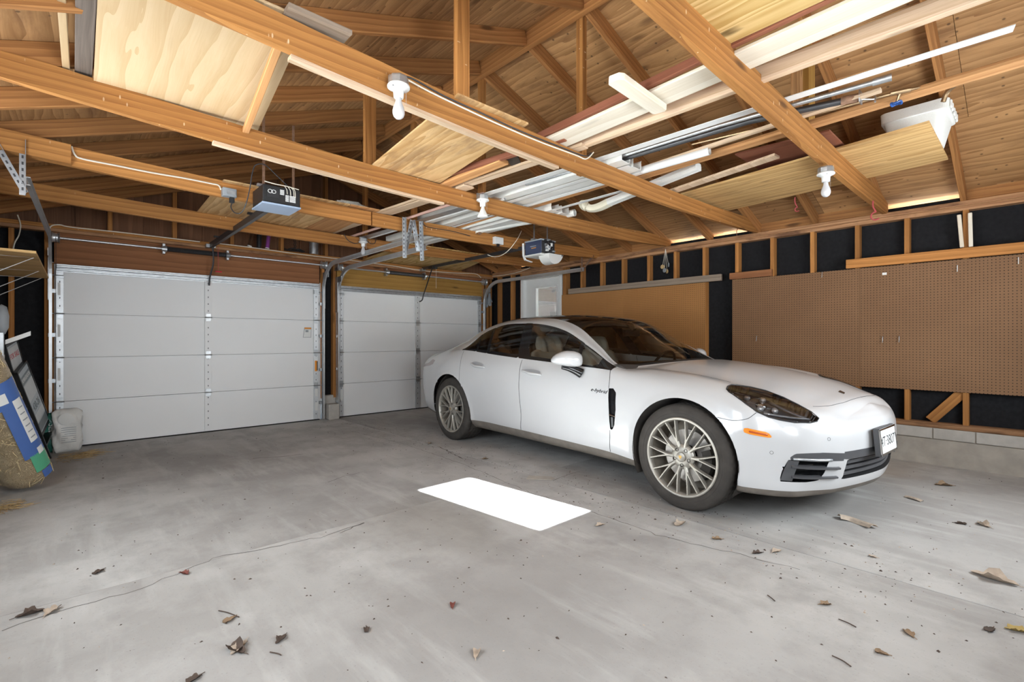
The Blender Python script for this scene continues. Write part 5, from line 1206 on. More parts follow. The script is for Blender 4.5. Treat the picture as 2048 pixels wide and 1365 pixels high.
sheet('plywood_sheet', [(1.93, YB + .05), (2.385, YB + .05), (2.385, 1.055), (1.93, 1.055)], 2.625, 2.595, .014, W_PLYY, 'yellow knotty plywood on the nearest joist', 'plywood')
sheet('plywood_shelf', [(4.14, .49), (5.10, .49), (5.18, 2.30), (4.28, 2.30)], 2.565, 2.518, .016, W_SHELF, 'long honey-coloured plywood shelf lying on the two nearest joists by the right wall', 'plywood')
sheet('maroon_panel', [(3.86, .98), (4.36, .98), (4.36, 1.62), (3.86, 1.62)], 2.585, 2.60, .012, W_MAROON, 'small dark red panel resting on the nearest joist beside the shelf', 'panel')
plank('white_board', (2.578, -.35, 2.638), (2.470, 2.29, 2.502), .195, .020, W_WHITE, 'wide whitewashed board on the two nearest joists', 'board')
plank('pale_timber', (2.90, -.10, 2.650), (2.655, 2.30, 2.532), .042, .088, W_TAN, 'pale tan two-by-four on edge right of the whitewashed board', 'board')
plank('brown_timber', (2.43, -.30, 2.672), (2.375, 2.34, 2.535), .030, .045, W_MAROON, 'dark brown timber edge on the left of the whitewashed board', 'board')
bkt = MB().prism([(-.25, -.030), (-.225, -.048), (.235, -.046), (.25, -.030), (.25, .030), (.235, .046), (-.225, .048), (-.25, .030)], -.018, .018)
tag(bkt.build('fence_picket', W_WHITE, M=Matrix.Translation((2.33, 1.50, 2.505)) @ Matrix.Rotation(math.radians(3), 4, 'Z') @ Matrix.Rotation(math.radians(2.9), 4, 'X'), bevel=.004), 'short whitewashed board with clipped corners crossing under the wide white board', 'board')
# trims, conduit and pipes
def prof_run(name, prof, pts, mt, label, cat, smooth=False): return tag(MB().sweep(prof, pts).build(name, mt, smooth=smooth), label, cat)
prof_run('vinyl_trim', [(-.034, 0), (.034, 0), (.034, .022), (.030, .022), (.030, .004), (-.034, .004)], [(3.335, .085, 2.640), (3.10, 1.40, 2.560), (2.955, 2.26, 2.506), (2.77, 3.44, 2.452)], M_WHITE, 'long bright white vinyl trim strip pointing at the top right', 'trim strip')
def pipe(name, pts, r, mt, label, cat='pipe', n=12): return tag(MB().tube(pts, r, n).build(name, mt, smooth=SM), label, cat)
o = empty('conduit', (3.35, .57, 2.60), 'galvanised conduit with a coupling beside the white trim strip', 'pipe'); P = putter(o)
P(MB().tube([(3.352, .575, 2.600), (3.20, 1.45, 2.577), (3.045, 2.28, 2.522), (2.92, 3.0, 2.49)], .014, 12), 'tube', M_GALV, smooth=SM)
P(MB().tube([(3.355, .555, 2.601), (3.342, .64, 2.599)], .020, 14), 'coupling', M_GALV, smooth=SM)
o = empty('clamped_pipe', (3.46, .75, 2.57), 'dark pipe ending in a screw clamp beside the galvanised conduit', 'pipe'); P = putter(o)
P(MB().tube([(3.462, .745, 2.590), (3.30, 1.30, 2.585), (3.11, 2.28, 2.526), (3.0, 2.9, 2.50)], .020, 12), 'tube', M_STEELD, smooth=SM)
P(MB().tube([(3.464, .735, 2.590), (3.440, .815, 2.5905)], .0245, 14), 'collar', M_RUST, smooth=SM)
P(MB().prism([(-.03, -.035), (.03, -.035), (.034, 0), (.03, .035), (-.03, .035), (-.034, 0)], -.003, .003, Matrix.Translation((3.470, .722, 2.590)) @ Matrix.Rotation(PI / 2, 4, 'X')), 'clamp_plate', M_GALV)
P(MB().tube([(3.478, .72, 2.580), (3.53, .66, 2.576)], .005, 6), 'clamp_screw', M_GALV); P(MB().tube([(3.515, .66, 2.555), (3.54, .665, 2.600)], .005, 6), 'clamp_handle', M_GALV)
o = empty('copper_pipe', (3.6, .56, 2.58), 'thin tarnished pipe with a blue valve wheel and an elbow near the cooler', 'pipe'); P = putter(o)
pc = [Vector((3.42, 1.75, 2.600)), Vector((3.52, 1.17, 2.600)), Vector((3.60, .556, 2.605)), Vector((3.72, .36, 2.62))]
P(MB().tube(smooth_path(pc, 5), .0085, 8), 'tube', M_COPPER, smooth=SM)
P(MB().tube(smooth_path([pc[3], pc[3] + Vector((.04, -.03, 0)), pc[3] + Vector((.09, .01, -.012)), pc[3] + Vector((.105, .03, -.06))], 4), .013, 8), 'elbow', M_COPPER, smooth=SM)
vb = P(MB().tube([(3.585, .60, 2.605), (3.613, .51, 2.606)], .014, 10), 'valve_body', M_COPPER, smooth=SM)
P(MB().tube([(3.60, .556, 2.605), (3.615, .575, 2.555)], .008, 8), 'valve_stem', M_COPPER)
b = MB(); b.tube([(3.617 + .026 * math.cos(a), .577 + .026 * math.sin(a), 2.550 + .005 * math.cos(3 * a)) for a in np.linspace(0, 2 * PI, 18, endpoint=False)], .005, 6, closed=True); b.box(3.593, 3.641, .573, .581, 2.547, 2.553); b.box(3.613, 3.621, .553, .601, 2.547, 2.553)
P(b, 'valve_wheel', M_BLUEH)
plank('cedar_board', (3.728, -.45, 2.640), (3.555, 2.34, 2.522), .092, .034, W_CEDAR, 'long cedar board with a thin pipe and blue valve lying on it', 'board')
plank('cedar_strip', (3.46, .62, 2.592), (3.36, 3.46, 2.468), .040, .022, W_TAN, 'narrow pale strip next to the cedar board', 'board')
plank('cedar_board', (3.545, 2.16, 2.55), (3.40, 4.62, 2.462), .085, .030, W_CEDAR, 'cedar board among the gutters over the middle joists', 'board')
# white gutters, pipes and down-spouts over the middle joists
GUT = [(-.060, .0), (.050, .0), (.062, .030), (.058, .062), (.064, .075), (.060, .075), (.053, .062), (.057, .032), (.046, .004), (-.056, .004), (-.056, .075), (-.060, .075)]
def gutter(x0, y0, x1, y1, j0, j1, label, dz=.002, mt=None, flip=1, sc=1.0): return prof_run('gutter', [(p[0] * flip * sc, p[1] * sc) for p in (GUT if flip > 0 else GUT[::-1])], [(x0, y0, jtop(j0, x0) + dz), (x1, y1, jtop(j1, x1) + dz)], mt or M_GUTTER, label, 'gutter')
gutter(3.09, 2.10, 2.93, 4.70, 1, 3, 'white gutter length, first in the bundle right of the white trim strip')
gutter(3.27, 2.12, 3.15, 5.80, 1, 4, 'white gutter length, second in the bundle over the middle joists')
gutter(3.62, 3.30, 3.54, 5.60, 2, 4, 'white gutter length nearest the right side of the bundle over the far joists', flip=-1)
gutter(3.80, 3.32, 3.72, 4.66, 2, 3, 'short white gutter right of the bundle above the navy opener', flip=-1)
DS = [(-.038, -.028), (-.020, -.032), (0, -.028), (.020, -.032), (.038, -.028), (.042, 0), (.038, .028), (.020, .032), (0, .028), (-.020, .032), (-.038, .028), (-.042, 0)]
def pvc(x0, y0, x1, y1, j0, j1, r, label, mt=None, dz=0.0, name='plastic_pipe'):
    a = Vector((x0, y0, jtop(j0, x0) + r + dz)); c = Vector((x1, y1, jtop(j1, x1) + r + dz))
    b = MB(); d = (c - a).normalized(); b.tube([a, c], r, 14, caps=False); b.tube([c - d * .002, a + d * .002], r * .82, 14, caps=False)
    n = len(b.v); return tag(b.build(name, mt or M_GUTTER, smooth=SM, fix=False), label, 'pipe')
pvc(2.985, 3.34, 2.82, 5.82, 2, 4, .017, 'thin white plastic pipe at the left of the gutter bundle', M_WHITE)
pvc(3.43, 1.62, 3.33, 3.46, 1, 2, .030, 'white plastic pipe with an open end above the cedar strip', M_WHITE, dz=.012)
pvc(3.44, 3.75, 3.375, 5.80, 3, 4, .028, 'grey-white pipe with an open near end above the spotlight', M_GUTTER, dz=.002)
pvc(2.74, 3.36, 2.62, 5.84, 2, 4, .014, 'thin pale pink pipe left of the white gutters', mat('pink_pipe', (.62, .38, .32), .6))
prof_run('aluminium_strip', [(-.045, 0), (.045, 0), (.045, .003), (-.045, .003)], [(2.90, 3.34, jtop(2, 2.9) + .002), (2.74, 5.82, jtop(4, 2.74) + .002)], M_GALV, 'flat aluminium strip on the far joists left of the gutters', 'metal strip')
for k, (x0, y0, x1, y1, w, lab) in enumerate(((3.185, 2.13, 3.07, 3.47, .055, 'flat white siding strip between the first and second gutter'), (3.38, 2.14, 3.27, 4.66, .040, 'narrow flat white siding strip right of the second gutter'), (3.66, 2.15, 3.60, 3.46, .050, 'flat white siding strip right of the cedar board'))):
    prof_run('siding_strip', [(-w / 2, 0), (w / 2, 0), (w / 2, .012), (w / 2 - .003, .012), (w / 2 - .003, .003), (-w / 2, .003)], [(x0, y0, jtop(1, x0) + .001 + .001 * k), (x1, y1, jtop(2 if y1 < 4 else 3, x1) + .002)], M_WHITE, lab, 'siding strip')
o = empty('downspout', (3.86, 2.3, 2.5), 'white ribbed downspout with a curved elbow hanging past the second joist', 'downspout'); P = putter(o)
P(MB().sweep(DS, [(3.825, 1.90, 2.572), (3.86, 2.24, 2.545), (3.90, 2.86, 2.487)]), 'pipe', M_GUTTER)
P(MB().sweep([(p[0] * 1.05, p[1] * 1.05) for p in DS], smooth_path([(3.900, 2.84, 2.489), (3.91, 2.97, 2.470), (3.905, 3.07, 2.475), (3.885, 3.135, 2.515), (3.875, 3.155, 2.56)], 5), [(0, 0, 1)] * 8 + [(0, .4, 1)] * 5 + [(0, 1, .6)] * 8), 'elbow', M_CREAM)
o = empty('downspout', (3.7, 4.3, 2.45), 'white round-ended downspout lying over the joist left of the navy opener', 'downspout'); P = putter(o)
a, c = Vector((3.63, 4.46, 2.452)), Vector((3.93, 3.30, 2.482)); b = MB(); b.tube(smooth_path([a + Vector((-.01, .06, -.028)), a, a * .5 + c * .5, c], 5), .037, 14, caps=False); P(b, 'pipe', M_GUTTER, smooth=SM)
b = MB(); b.tube(smooth_path([a + Vector((-.01, .058, -.028)), a], 5), .032, 14, caps=False); P(b, 'pipe_inside', M_RUST, smooth=SM)
prof_run('gutter_board', [(-.045, 0), (.045, 0), (.045, .018), (-.045, .018)], [(4.00, 1.36, 2.548), (4.05, 2.32, jtop(1, 4.05) + .003)], W_TAN, 'greyish board with a square end between the downspout and the shelf', 'board')
# boards over the middle joists left of the gutters
plank('pale_board', (2.655, 2.14, jtop(1, 2.6) + .014), (2.36, 4.68, jtop(3, 2.4) + .012), .088, .02, W_TAN, 'pale long board crossing the middle joists beside the splashed plywood', 'board')
plank('pale_board', (2.52, 3.28, jtop(2, 2.5) + .012), (2.36, 5.86, jtop(4, 2.4) + .034), .115, .018, W_TAN, 'wide pinkish pale board over the far joists', 'board')
plank('cedar_offcut', (2.42, 2.72, 2.492), (2.36, 3.46, jtop(2, 2.3) + .016), .10, .03, W_CEDAR, 'short orange board with a cut end beside the splashed plywood', 'board')
plank('dark_timber', (2.475, 2.16, jtop(1, 2.5) + .022), (2.25, 3.46, jtop(2, 2.3) + .052), .038, .04, W_MAROON, 'dark timber lying along the right edge of the splashed plywood', 'board')
b = MB(); rr = random.Random(5)
pts = [(-.10, -.03), (-.02, -.05), (.06, -.035), (.11, -.01), (.06, .045), (-.03, .05), (-.09, .03)]
tag(b.prism(pts, -.006, .006).build('bark_scrap', mat('black_bark', (.05, .035, .025), .9, var=.3), M=Matrix.Translation((2.50, 2.70, 2.515)) @ Matrix.Rotation(.4, 4, 'Z') @ Matrix.Rotation(.25, 4, 'Y')), 'ragged dark scrap of bark on the short orange board', 'scrap')
b = MB().prism([(-.16, -.09), (.0, -.12), (.17, -.06), (.15, .10), (-.02, .13), (-.17, .06)], 0, .012); b.prism([(-.12, -.08), (.05, -.10), (.15, .0), (.05, .11), (-.10, .08)], .012, .028)
tag(b.build('shingle_scrap', mat('grey_shingle', (.42, .40, .36), .9, var=.3, scale=40), M=Matrix.Translation((2.05, 4.585, jtop(3, 2.05) + .016)) @ Matrix.Rotation(-.05, 4, 'X')), 'grey folded scrap of roofing on the joist above the far bulb', 'scrap')
# nailing strips under the joists
def strip_under(j, x0, x1, dy, label):
    n = 8; pts = [(x0 + (x1 - x0) * i / n, JO[j][0] + dy, jz(j, x0 + (x1 - x0) * i / n) - .0095) for i in range(n + 1)]
    b = MB().sweep([(-.022, -.009), (.022, -.009), (.022, .009), (-.022, .009)], pts); return tag(b.build('nailing_strip', W_TAN), label, 'strip')
strip_under(1, .735, 2.5, .024, 'pale nailing strip under the second joist'); strip_under(2, .66, 2.34, .006, 'pale nailing strip under the third joist')
o = tag(bx('green_board', .70, .98, 2.16, 2.30, jtop(1, .84) + .016, jtop(1, .84) + .036, W_GREY), 'greenish board end lying on top of the second joist', 'board')
# yellow upright and brown panel standing on the nearest joist
bx('hanger_post', 3.70, 3.83, 1.06, 1.10, jtop(0, 3.75) - .03, RZ - (3.765 - RX) * SLP + .03, W_OLIVE, ce)
sheetp = MB().box(-.19, .19, -.10, .10, -.006, .006).build('plywood_offcut', W_SHEATH, M=Matrix.Translation((3.56, 1.09, 2.86)) @ Matrix.Rotation(PI / 2, 4, 'X') @ Matrix.Rotation(PI / 2, 4, 'Z')); tag(sheetp, 'brown plywood offcut standing upright beside the yellow post', 'panel')
# styrofoam cooler
o = empty('foam_cooler', (4.62, .62, 2.57), 'white foam cooler with a moulded lug sitting on the plywood shelf', 'cooler'); P = putter(o)
z0, z1 = 2.582, 2.830; cx_, cy_ = 4.70, .62
def ringv(hx, hy, z, n=6):
    out = []; r = .05
    for (sx, sy, a0) in ((1, 1, 0), (-1, 1, PI / 2), (-1, -1, PI), (1, -1, 1.5 * PI)):
        for k in range(n): a = a0 + PI / 2 * k / (n - 1); out.append((cx_ + sx * (hx - r) + r * math.cos(a), cy_ + sy * (hy - r) + r * math.sin(a), z))
    return out
b = MB(); rings = [ringv(.165, .135, z0), ringv(.205, .175, z1 - .07), ringv(.222, .192, z1 - .068), ringv(.226, .196, z1), ringv(.185, .155, z1), ringv(.145, .115, z0 + .03)]
n = len(rings[0])
for rg in rings: b.v += rg
for i in range(len(rings) - 1):
    for q in range(n): q2 = (q + 1) % n; b.f.append((i * n + q, i * n + q2, (i + 1) * n + q2, (i + 1) * n + q))
b.f += [tuple(range(n - 1, -1, -1)), tuple((len(rings) - 1) * n + q for q in range(n))]
P(b, 'tub', M_FOAM, smooth=SM)
for k in range(5): P(MB().box(cx_ - .19 + .075 * k + (.03 if k > 1 else 0), cx_ - .145 + .075 * k + (.03 if k > 1 else 0), cy_ - .206, cy_ - .19, z1 - .064, z1 - .006), 'rim_rib', M_FOAM, bevel=.008)
P(MB().prism([(-.07, -.09), (.0, -.12), (.06, -.06), (.06, .06), (.0, .12), (-.07, .09)], -.035, .03, Matrix.Translation((cx_ + .235, cy_ - .05, z1 - .04))), 'lug', M_FOAM, bevel=.012)
P(MB().box(cx_ - .02, cx_ + .03, cy_ - .199, cy_ - .1965, z1 - .052, z1 - .02), 'barcode_label', M_LABEL)
for k in range(6): P(MB().box(cx_ - .014 + .006 * k, cx_ - .011 + .006 * k + .001 * (k % 2), cy_ - .2, cy_ - .199, z1 - .046, z1 - .026), 'barcode_bar', M_INK)
# tubes standing on the plate above the wide door
def stander(x, dx, r, z1, mt, label, cat='tube', cap=None):
    o = empty('standing_tube', (x, 7.0, 2.362), label, cat); P = putter(o); P(MB().tube([(x, 6.985, 2.363), (x + dx, 6.985, z1)], r, 14), 'tube', mt, smooth=SM)
    if cap: P(MB().tube([(x, 6.985, 2.363), (x + dx * .06, 6.985, 2.375)], r * 1.12, 14), 'cap', cap, smooth=SM)
stander(1.77, .05, .024, 2.62, glassmat('clear_tube', (.8, .82, .8), .15), 'clear plastic tube standing on the plate over the wide door', cap=M_LABEL)
stander(1.885, .005, .030, 2.66, M_BLACK, 'black tube standing between the clear and the purple tube'); stander(1.985, .03, .024, 2.64, M_PURPLE, 'purple wrapped tube standing on the plate over the wide door', cap=M_LABEL)
stander(2.60, .0, .062, 2.75, M_GALV, 'shiny metal duct standing on the plate between the two doors', 'duct'); 
o = empty('chain_hoist', (2.36, 6.98, 2.37), 'black clump of chain and straps on the plate between tube and duct', 'chain'); P = putter(o)
for k in range(9): P(MB().tube([(2.33 + .012 * (k % 2) + .012 * math.cos(a), 6.97, 2.62 - .026 * k + .017 * math.sin(a)) for a in np.linspace(0, 2 * PI, 9, endpoint=False)], .004, 5, closed=True), 'chain_link', M_BLACK)
for k in range(5): P(MB().tube(smooth_path([(2.20 + .05 * k, 6.97, 2.39), (2.26 + .04 * k, 6.94, 2.372 + .03 * (k % 2)), (2.42 + .012 * k, 6.97, 2.385)], 3), .008, 6), 'strap', M_BLACK)
# ------------------------------------------------------------------ on the right wall
def pegpanel(name, y0, y1, z0, z1, mt, label, seams=()):
    t = empty(name, (XR, (y0 + y1) / 2, (z0 + z1) / 2), label, 'pegboard'); P = putter(t)
    ys = [y0, *seams, y1]
    for a, c in zip(ys, ys[1:]):
        b = MB().box(-(c - a) / 2 + .001, (c - a) / 2 - .001, -(z1 - z0) / 2, (z1 - z0) / 2, -.003, .003)
        M = Matrix.Translation((XR - .004, (a + c) / 2, (z0 + z1) / 2)) @ Matrix(((0, 0, 1, 0), (1, 0, 0, 0), (0, 1, 0, 0), (0, 0, 0, 1)))
        P(b, 'panel', mt, M=M)
    return t
pegpanel('pegboard', 2.857, 5.262, .676, 1.872, M_PEG, 'tan pegboard behind the car roof, next to the white side door', (4.08,))
pegpanel('pegboard', YB + .02, 2.521, .676, 1.874, M_PEGD, 'large dark brown pegboard behind the bonnet', (.02, 1.240))
def ledger(y0, y1, z0, z1, mt, label, th=.04):
    o = bx('ledger_board', XR - th - .007, XR - .0075, y0, y1, z0, z1, mt, bevel=.003); return tag(o, label, 'board')
ledger(2.642, 5.09, 1.873, 1.955, W_GREY, 'grey weathered board along the top of the tan pegboard')
ledger(2.064, 2.539, 1.876, 1.952, W_BROWN, 'short dark brown board at the corner of the dark pegboard')
ledger(YB + .03, 1.352, 1.880, 1.970, W_STUD, 'long orange-brown board above the right end of the dark pegboard')
for k, (u0, v0, u1, v1) in enumerate(((1918, 430, 1924, 495), (1940, 426, 1942, 494))):
    a = on_x(u0, v0, XR - .03); b_ = on_x(u1, v1, XR - .03)
    tag(board('wooden_stake', b_, a, .028, .028, W_WHITE, up=(1, 0, 0), bevel=.004), ('pale wooden stake leaning left of the stud above the long board', 'pale wooden stake leaning right of the stud above the long board')[k], 'stake')
# side door with its half light, and the neighbour's brick wall beyond it
d3 = empty('door_3', (XR, 5.73, 0), 'white side door with a glazed upper half', 'door', kind='structure'); P = putter(d3)
Y0, Y1 = 5.30, 6.165
for (a, c, z0, z1) in ((Y0 - .035, Y0 + .02, 0, 2.235), (Y1 - .02, Y1 + .055, 0, 2.235)): P(MB().box(XR - .015, 6.06, a, c, z0, z1), 'door_frame', M_WHITE, bevel=.004)
P(MB().box(XR - .015, 6.06, Y0, Y1, 2.19, 2.235), 'door_frame', M_WHITE, bevel=.004)
LY0, LY1, LZ0, LZ1 = 5.41, 5.90, 1.05, 2.045
b = MB()
for (a, c, z0, z1) in ((Y0 + .022, LY0, .01, 2.185), (LY1, Y1 - .022, .01, 2.185), (LY0, LY1, .01, LZ0), (LY0, LY1, LZ1, 2.185)): b.box(5.985, 6.025, a, c, z0, z1)
P(b, 'door_leaf', M_WHITE)
b = MB()
for (a, c, z0, z1) in ((LY0 - .025, LY0 + .012, LZ0 - .025, LZ1 + .025), (LY1 - .012, LY1 + .025, LZ0 - .025, LZ1 + .025), (LY0, LY1, LZ0 - .025, LZ0 + .012), (LY0, LY1, LZ1 - .012, LZ1 + .025)): b.box(5.975, 6.035, a, c, z0, z1)
P(b, 'light_frame', M_WHITE, bevel=.004); P(MB().box(6.000, 6.006, LY0, LY1, LZ0, LZ1), 'pane', M_GLASS)
P(MB().box(5.99, 5.998, LY0 + .03, LY0 + .16, 1.53, 1.61), 'window_sticker', M_LABEL)
P(MB().lathe([(0, .06), (.028, .055), (.03, .03), (.012, .02), (.012, 0), (.03, -.002)], 16, Matrix.Translation((5.985, Y0 + .09, .95)) @ Matrix.Rotation(-PI / 2, 4, 'Y')), 'door_knob', M_CHROME, smooth=True)
nb = empty('brick_wall', (8.2, 6.5, 0), 'pale brick wall of the house seen through the side door pane', 'wall', kind='structure')
M_BRICK = mat('pale_brick', (.62, .52, .47), .9, var=.12, scale=5, bump=.3); M_MORT = mat('mortar', (.66, .63, .60), .95)
MB().box(8.22, 8.3, 4.5, 12.0, -.1, 4).build('mortar', M_MORT, nb).matrix_parent_inverse = Matrix.Translation((-8.2, -6.5, 0))
bk = MB().box(-.012, .012, -.0955, .0955, -.0285, .0285).mesh('brick'); bk.materials.append(M_BRICK)
for r in range(22):
    for c in range(14):
        link('brick', bk, None, nb, loc=(0.01 + random.uniform(-.002, .002), .35 + .203 * c + (.1 if r % 2 else 0), .93 + .068 * r))
bpy.context.view_layer.update()
b = MB(); b.box(6.25, 40, -40, 40, -.10, -.03); b.box(-40, -.95, -40, 40, -.10, -.03); b.box(-.95, 6.25, 7.45, 40, -.10, -.03); b.box(-.95, 6.25, -40, -.95, -.10, -.03)
tag(b.build('ground', mat('drive_concrete', (.40, .39, .36), .9)), 'concrete ground round the garage', 'ground', kind='structure')
# small things hanging on the wall
def hang(name, pts, r, mt, label, cat): return tag(MB().tube(smooth_path(pts, 4), r, 6).build(name, mt, smooth=SM), label, cat)
x_ = XR - .012
t = empty('hanging_tags', on_x(1331, 500, x_), 'bunch of small tags on strings hanging under the top plate', 'keys'); P = putter(t)
for k, (u, v) in enumerate(((1325, 534), (1329, 541), (1334, 543), (1337, 530))):
    a = on_x(1331, 498, x_); c = on_x(u, v, x_); P(MB().tube([a, c], .002, 4), 'string', M_WIREW)
    P(MB().lathe([(0, -.006), (.028, -.005), (.03, 0), (.028, .005), (0, .006)], 12, Matrix.Translation(c) @ Matrix.Rotation(PI / 2, 4, 'Y') @ Matrix.Rotation(.3 * k, 4, 'X')), 'tag', M_GREYP if k % 2 else M_STRAW)
def peghook(u, v, label, mt=M_GALV, d=.05):
    p = on_x(u, v, XR - .009); pts = [p, p + Vector((-.012, 0, .002)), p + Vector((-.016, 0, -.02)), p + Vector((-.02, 0, -d)), p + Vector((-.035, 0, -d - .004))]
    hang('peg_hook', pts, .003, mt, label, 'hook')
peghook(1766, 674, 'small bright hook in the middle of the dark pegboard, the left one of two'); peghook(1799, 673, 'small bright hook in the middle of the dark pegboard, the right one of two')
peghook(1915, 532, 'white hook near the top of the dark pegboard under the stakes', M_LABEL); peghook(2037, 516, 'white hook near the top edge at the right end of the dark pegboard', M_LABEL)
peghook(1514, 673, 'bent wire hook on the left part of the dark pegboard'); peghook(1645, 545, 'wire hook at the top edge of the dark pegboard near its middle')
p = on_x(1769, 548, XR - .0095); tag(MB().box(p.x - .004, p.x, p.y - .018, p.y + .018, p.z - .012, p.z + .012).build('paper_tag', M_LABEL, bevel=.001), 'scrap of white paper stuck near the top of the dark pegboard', 'paper')
def cuphook(p, label, r=.03, w=.006):
    pts = [p, p + Vector((0, 0, -.05)), p + Vector((0, -.02, -.10))] + [p + Vector((0, -.02 + r * math.sin(a) , -.10 - r + r * math.cos(a))) for a in np.linspace(.2, PI * 1.25, 9)]
    hang('utility_hook', pts, w, M_PINK, label, 'hook')
cuphook(on_y(1746, 402, 1.0), 'red rubber-dipped hook under the end of the nearest joist', .035); cuphook(on_y(1590, 395, 1.62), 'red rubber-dipped hook under a rafter beyond the plywood shelf', .02, .005)
p = on_x(1474, 472, 5.93); hang('bent_wire', [p, p + Vector((0, .004, .06)), p + Vector((0, -.02, .10))], .004, M_RUST, 'bent rusty wire standing on the right top plate near a joist end', 'wire')
# cluster of old hardware behind the far track
t = empty('old_gloves', on_y(978, 600, 6.98), 'pair of dusty grey work gloves hanging in the far corner', 'gloves'); P = putter(t)
for k, (u, v) in enumerate(((972, 600), (979, 597))):
    c = on_y(u, v, 6.97); b = MB()
    b.lathe([(0, .10), (.028, .095), (.034, .03), (.045, -.02), (.045, -.075), (.03, -.10), (0, -.105)], 12, Matrix.Translation(c) @ Matrix.Diagonal((1, .45, 1, 1)))
    for q in range(4): b.tube([c + Vector((-.03 + .02 * q, 0, -.08)), c + Vector((-.034 + .023 * q, -.006, -.15 + .01 * abs(q - 1.5)))], [.011, .008], 6)
    b.tube([c + Vector((.035, 0, -.02)), c + Vector((.065, 0, -.07))], [.012, .008], 6)
    P(b, 'glove', M_GREYP, smooth=SM)
# ------------------------------------------------------------------ left corner: shelf, signs, straw roll, seed bags
o = empty('wall_shelf', (-.29, 5.9, 1.77), 'plywood wall shelf on white wire brackets in the left corner', 'shelf'); P = putter(o)
P(MB().prism([(XL + .004, 4.90), (-.155, 4.93), (-.125, 6.88), (XL + .004, 6.88)], 1.777, 1.795), 'shelf_board', W_SHELF)
for y in (6.80, 6.12, 5.14):
    b = MB(); xe = -.175; b.tube([(XL + .006, y, 1.50), (XL + .006, y, 1.770), (xe, y, 1.770), (XL + .006, y, 1.50)], .0045, 6); P(b, 'shelf_bracket', M_WHITE)
# wire-framed yard signs leaning in the corner
def sign(px_top, px_bot, yb, yt, w, label, hz, texts, foot=True, dark=.06):
    """flat frame: bottom centre (x,y) on the floor, top (x,y,z)"""
    o = empty('yard_sign', (px_bot[0], yb, 0), label, 'sign'); P = putter(o)
    B = Vector((px_bot[0], yb, .012)); T = Vector((px_top[0], yt, hz)); up = (T - B).normalized(); side = Vector((.16, .987, 0)).normalized(); side = (side - up * side.dot(up)).normalized(); n = side.cross(up).normalized()
    if n.x < 0: n = -n
    L = (T - B).length; M = Matrix((side, up, n)).transposed().to_4x4(); M.translation = B
    fr = .022
    b = MB()
    for (a0, a1, c0, c1) in ((-w / 2, -w / 2 + fr, 0, L), (w / 2 - fr, w / 2, 0, L), (-w / 2, w / 2, L - fr, L), (-w / 2, w / 2, L * .30, L * .30 + fr), (-w / 2, w / 2, L * .18, L * .18 + .014)): b.prism([(a0, c0), (a1, c0), (a1, c1), (a0, c1)], -dark, .008, M)
    P(b, 'frame', M_BLACK); f = P(MB().prism([(-w / 2 + fr, L * .30 + fr), (w / 2 - fr, L * .30 + fr), (w / 2 - fr, L - fr), (-w / 2 + fr, L - fr)], -.004, .002, M), 'panel', mat('sign_face_' + str(len(MATS)), (.52, .57, .60), .5, var=.05))
    for (a0, a1, c0, c1, mt) in texts: MB().prism([(-w / 2 + w * a0, L * c0), (-w / 2 + w * a1, L * c0), (-w / 2 + w * a1, L * c1), (-w / 2 + w * a0, L * c1)], .002, .0035, M).build('printed_area', mt, f)
    b = MB().tube([M @ Vector((w / 2 - fr, L * .42, -dark)), M @ Vector((w / 2 - .01, L * .16, -.13)), Vector((M @ Vector((w / 2, 0, 0)))) + Vector((.17, .02, -.0))], .009, 6); P(b, 'prop_leg', M_BLACK)
    return o, M, L, f
M_SGD = mat('sign_slate', (.22, .26, .28), .5); M_SGL = mat('sign_pale', (.68, .71, .72), .5)
o, M, L, f = sign((-.305,), (-.072,), 6.70, 6.51, .44, 'black framed real-estate yard sign leaning in the left corner', .90, [(.06, .94, .84, .92, M_SGD), (.06, .94, .66, .83, M_SGL), (.06, .94, .44, .52, M_SGL), (.06, .94, .34, .42, M_SGD)])
text_obj('sign_text', 'AMBASSADOR', .052, M @ Matrix.Translation((0, L * .88, .004)), M_LABEL, f, .0005)
text_obj('sign_text', '430-26', .10, M @ Matrix.Translation((0, L * .58, .004)), M_SGD, f, .0005)
o2, M2, L2, f2 = sign((-.375,), (-.165,), 6.66, 6.50, .40, 'taller black framed sign with red lettering behind the first yard sign', 1.13, [(.06, .94, .78, .96, M_SGL)])
text_obj('sign_text', 'FOR SALE', .07, M2 @ Matrix.Translation((.0, L2 * .89, .004)), M_RED, f2, .0005)
# straw erosion blanket rolled up in clear film, leaning on the left wall
def strawmat():
    t = NT('wrapped_straw'); tc = t.n.new('ShaderNodeTexCoord'); v = t.node('ShaderNodeMapping', {'Vector': tc.outputs['Object']}).outputs[0]
    w = t.noise(v, 5.0, 3); m = t.node('ShaderNodeVectorMath', {0: v, 1: t.node('ShaderNodeVectorMath', {0: t.node('ShaderNodeTexNoise', {'Vector': v, 'Scale': 9.0}).outputs[1]}, operation='SCALE').outputs[0]}, operation='ADD').outputs[0]
    wv = t.node('ShaderNodeTexWave', {'Vector': m, 'Scale': 26.0, 'Distortion': 9.0, 'Detail': 3.0, 'Detail Scale': 2.0}).outputs[1]
    c = t.mix(t.ramp(wv, [(.15, 0.0), (.7, 1.0)]), (.34, .22, .11), (.95, .78, .50)); t.set(Base_Color=c, Roughness=.55, Coat_Weight=.7, Coat_Roughness=.12); t.bump(wv, .8, .012); return t.m
M_SWRAP = strawmat()
o = empty('straw_roll', (-.03, 5.25, 0), 'straw erosion blanket rolled in clear film leaning in the left corner', 'straw roll'); P = putter(o)
A = Vector((-.205, 5.28, .075)); Bt = Vector((-.49, 4.88, 1.09))
